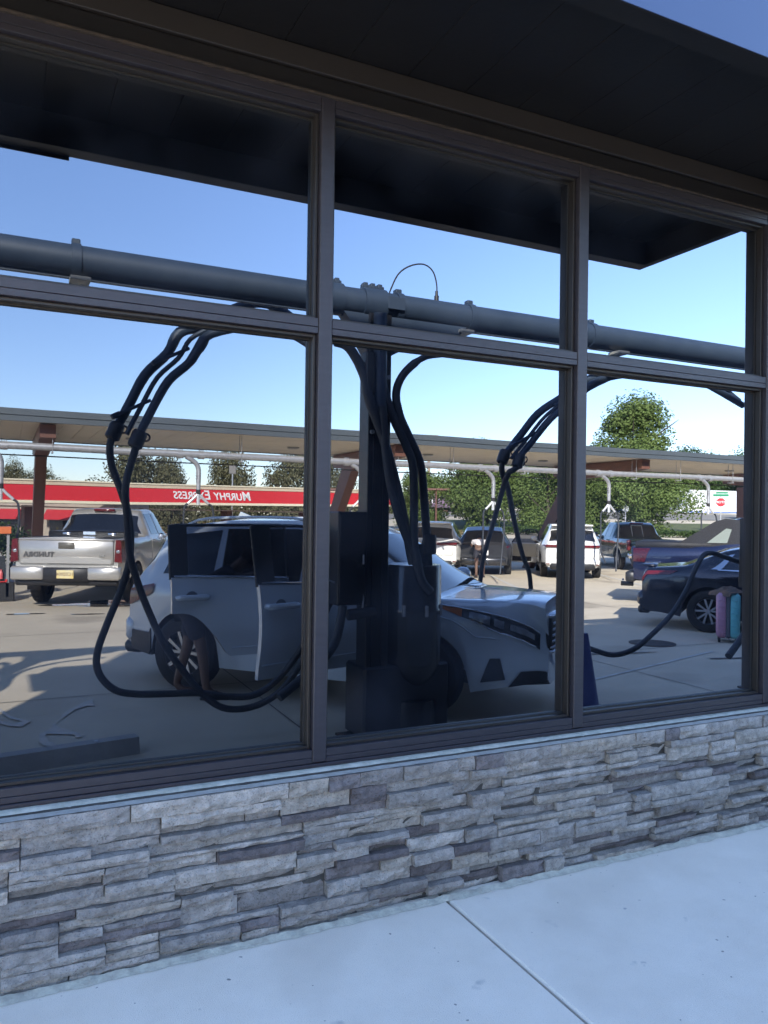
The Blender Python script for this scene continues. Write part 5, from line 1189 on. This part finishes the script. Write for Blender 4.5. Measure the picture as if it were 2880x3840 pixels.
# ------------------------------------------------------------------ vegetation
LEAF_A = leaf_mat('maple_leaves', (.085, .125, .030), (.15, .20, .055)); LEAF_B = leaf_mat('dark_leaves', (.03, .06, .014), (.07, .11, .03)); LEAF_C = leaf_mat('dry_leaves', (.10, .085, .035), (.17, .13, .05)); LEAF_D = leaf_mat('olive_leaves', (.11, .11, .05), (.18, .165, .09)); BARK = mat('bark', (.09, .07, .05), .9, 0, (.06, .045, .035), 8, .6, 20)
def crown_mesh(name, W_, H_, n, leaf, seed, m, shape='round', holes=.50):
    rnd = random.Random(seed); vs = []; fs = []
    lobes = []
    for k in range(26):
        a = rnd.uniform(0, 2*pi); zz = rnd.random()**.8
        if shape == 'cone': rmax = (1-zz)**.7*.9+.08
        else: rmax = sqrt(max(0, 1-(2*zz-.85)**2*.80))*.85
        rr = rnd.uniform(.25, 1)*rmax; lobes.append((V((rr*cos(a)*W_/2, rr*sin(a)*W_/2, zz*H_)), rnd.uniform(.16, .30)*min(W_, H_)))
    for i in range(n):
        c, r = rnd.choice(lobes)
        d = V((rnd.gauss(0, 1), rnd.gauss(0, 1), rnd.gauss(0, .8))).normalized()*r*(rnd.random()**.35)
        p = c+d
        if noise.noise(p*1.1+V((seed, 0, 0))) < -holes+.12: continue
        if p.z < -H_*.05: continue
        nrm = (d.normalized()+V((rnd.uniform(-.9, .9), rnd.uniform(-.9, .9), rnd.uniform(-.3, 1)))).normalized()
        a = nrm.orthogonal().normalized(); b = nrm.cross(a); th = rnd.uniform(0, 6.28); a, b = a*cos(th)+b*sin(th), b*cos(th)-a*sin(th)
        s = leaf*rnd.uniform(.6, 1.3); o = len(vs)
        vs += [p-a*s*.5, p+b*s*.33, p+a*s*.55, p-b*s*.33]; fs.append((o, o+1, o+2, o+3))
    me = bpy.data.meshes.new(name); me.from_pydata([tuple(v) for v in vs], [], fs); me.materials.append(m); return me
def trunk_mesh(h, r, W_, seed):
    rnd = random.Random(seed); mb = MB(); mb.tube([(0, 0, -.3), (.05, 0, h*.3), (0, .05, h*.7)], [r*1.3, r, r*.5], 10, sm=3)
    for k in range(8):
        a = rnd.uniform(0, 6.28); z = h*rnd.uniform(.2, .6); mb.tube([(0, 0, z), (cos(a)*W_*.18, sin(a)*W_*.18, z+h*.15), (cos(a)*W_*.36, sin(a)*W_*.36, z+h*.3)], [r*.4, r*.28, r*.1], 6, sm=2)
    return mb
CR = {}
def tree(x, y, W_, H_, base, mkey, lab, group=None, seed=1, shape='round', n=9000, leaf=.26, ground=None, name='broadleaf_tree'):
    g = gh(x, y) if ground is None else ground; t = thing(name, lab, 'tree', (x, y, g), seed*1.3, group)
    key = (mkey.name, shape, n)
    if key not in CR: CR[key] = [crown_mesh('crown', 10, 8, n, leaf, 3+len(CR)*7+q, mkey, shape) for q in range(2)]
    o = bpy.data.objects.new('crown', CR[key][seed % 2]); COL.objects.link(o); o.parent = t; o.location = (0, 0, base); o.scale = (W_/10, W_/10, (H_-base)/8)
    tr = trunk_mesh(H_, .018*H_+.06, W_, seed).build('trunk', BARK, t, True)
    return t
tree(64.9, -65.2, 13.5, 11.9, 3.0, LEAF_A, 'tallest green tree, rising above the far canopy in the last pane', None, 2, 'cone', 26000, .25)
TG = 'leafy maples behind the far parking row'
for i, (x, y, w, h, lab) in enumerate([(33.9, -49.2, 7.5, 5.9, 'bushy maple behind the open-doored hatchback, first of the row'), (38.8, -46.8, 7, 5.4, 'dense maple directly above the white crossover by the second mullion'), (36.4, -52.0, 7, 5.6, 'maple set back between two nearer ones, above the dark hose pair'), (42.3, -47.5, 7, 5.6, 'maple just right of the second mullion'), (45.2, -43.6, 8.2, 5.7, 'wide maple over the green pickup, nearest the stop sign'), (31.0, -53.5, 5.5, 4.3, 'small maple at the left end of the green row')]):
    tree(x, y, w, h-(-0), -.1 if i != 5 else .2, LEAF_A, lab, TG, i+1, 'round', 26000, .25)
for i, (x, y, w, h, lab) in enumerate([(11.0, -74.8, 8.5, 7.6, 'tallest dry-toned tree above the red fascia in the left pane'), (14.4, -73.5, 5.5, 6.3, 'smaller tree touching the tallest one, above the red fascia'), (21.1, -75.5, 6.6, 7.6, 'round tree above the end of the red lettering'), (26.8, -72.3, 7.8, 7.3, 'loose tree beside the first mullion above the red fascia'), (33.0, -79.0, 8.0, 7.2, 'tree between the first mullion and the middle vacuum post'), (1.3, -96.3, 5, 6.3, 'distant dark tree at the far left over the red fascia'), (4.3, -95.5, 6, 6.0, 'second distant tree from the left edge over the red fascia')]):
    tree(x, y, w, h+2.0, 1.0, LEAF_D, lab, None, i+3, 'round', 14000, .28, ground=-2.0)
for i, (x, y, w, h, lab) in enumerate([(96, -86, 12, 9.0, 'dark tree on the skyline left of the far canopy end'), (104, -81, 12, 9.6, 'dark tree on the skyline at the right edge'), (88, -88, 12, 6.5, 'dark tree behind the white trailers, left'), (82, -94, 12, 6, 'dark tree behind the white trailers, right beside the tallest tree'), (112, -72, 13, 9.0, 'dark tree behind the last trailer')]):
    tree(x, y, w, h, 1, LEAF_B, lab, None, i+2, 'round', 14000, .28)
def hedge(name, lab, pts, h, w, n, leaf, m, seed, z0=None):
    rnd = random.Random(seed); vs = []; fs = []
    for i in range(n):
        k = rnd.randrange(len(pts)-1); t_ = rnd.random(); p = V(pts[k]).lerp(V(pts[k+1]), t_)
        s_ = p.x*.4+p.y*.3
        hh = h*(.65+.55*noise.noise(V((s_*.8, seed, 0))))*(1+.35*noise.noise(V((s_*2.7, seed, 3))))
        z = hh*rnd.random()**.6; g = gh(p.x, p.y) if z0 is None else z0
        c = V((p.x+rnd.gauss(0, w/3), p.y+rnd.gauss(0, w/3), g+z)); nr = V((rnd.gauss(0, 1), rnd.gauss(0, 1), rnd.gauss(0, 1)+.6)).normalized(); a = nr.orthogonal().normalized(); b = nr.cross(a); s = leaf*rnd.uniform(.6, 1.3)
        o = len(vs); vs += [c-a*s*.5, c+b*s*.35, c+a*s*.5, c-b*s*.35]; fs.append((o, o+1, o+2, o+3))
    o = MB().add(vs, fs).build(name, m); o['kind'] = 'stuff'; tag(o, lab, 'shrubbery'); return o
hedge('tree_line', 'low distant tree line behind the petrol station canopy', [(-30, -105), (0, -98), (20, -90), (36, -86), (50, -84)], 7.6, 5, 26000, .5, LEAF_D, 4, -2.0)
hedge('roadside_brush', 'dry brush seen below the red canopy fascia', [(4, -40.5), (14, -42), (24, -44), (30, -45)], 2.9, 2.2, 16000, .2, LEAF_C, 8, -1.2)
hedge('hedge', 'dark clipped hedge strip at the back of the lot', [(*loc_(6, 57), 0)[:2], (*loc_(22, 55.5), 0)[:2], (*loc_(34, 55), 0)[:2]], .75, .8, 9000, .16, LEAF_B, 12)
hedge('far_woods', 'dark woods closing the view behind the trailers', [(70, -100), (92, -98), (112, -90), (135, -75)], 9, 6, 26000, .6, LEAF_B, 6)
hedge('shrubbery', 'shrubs beside the display at the left edge', [(-1.5, -24), (1.2, -26), (3, -27)], 1.8, 1.0, 4000, .13, LEAF_B, 21)
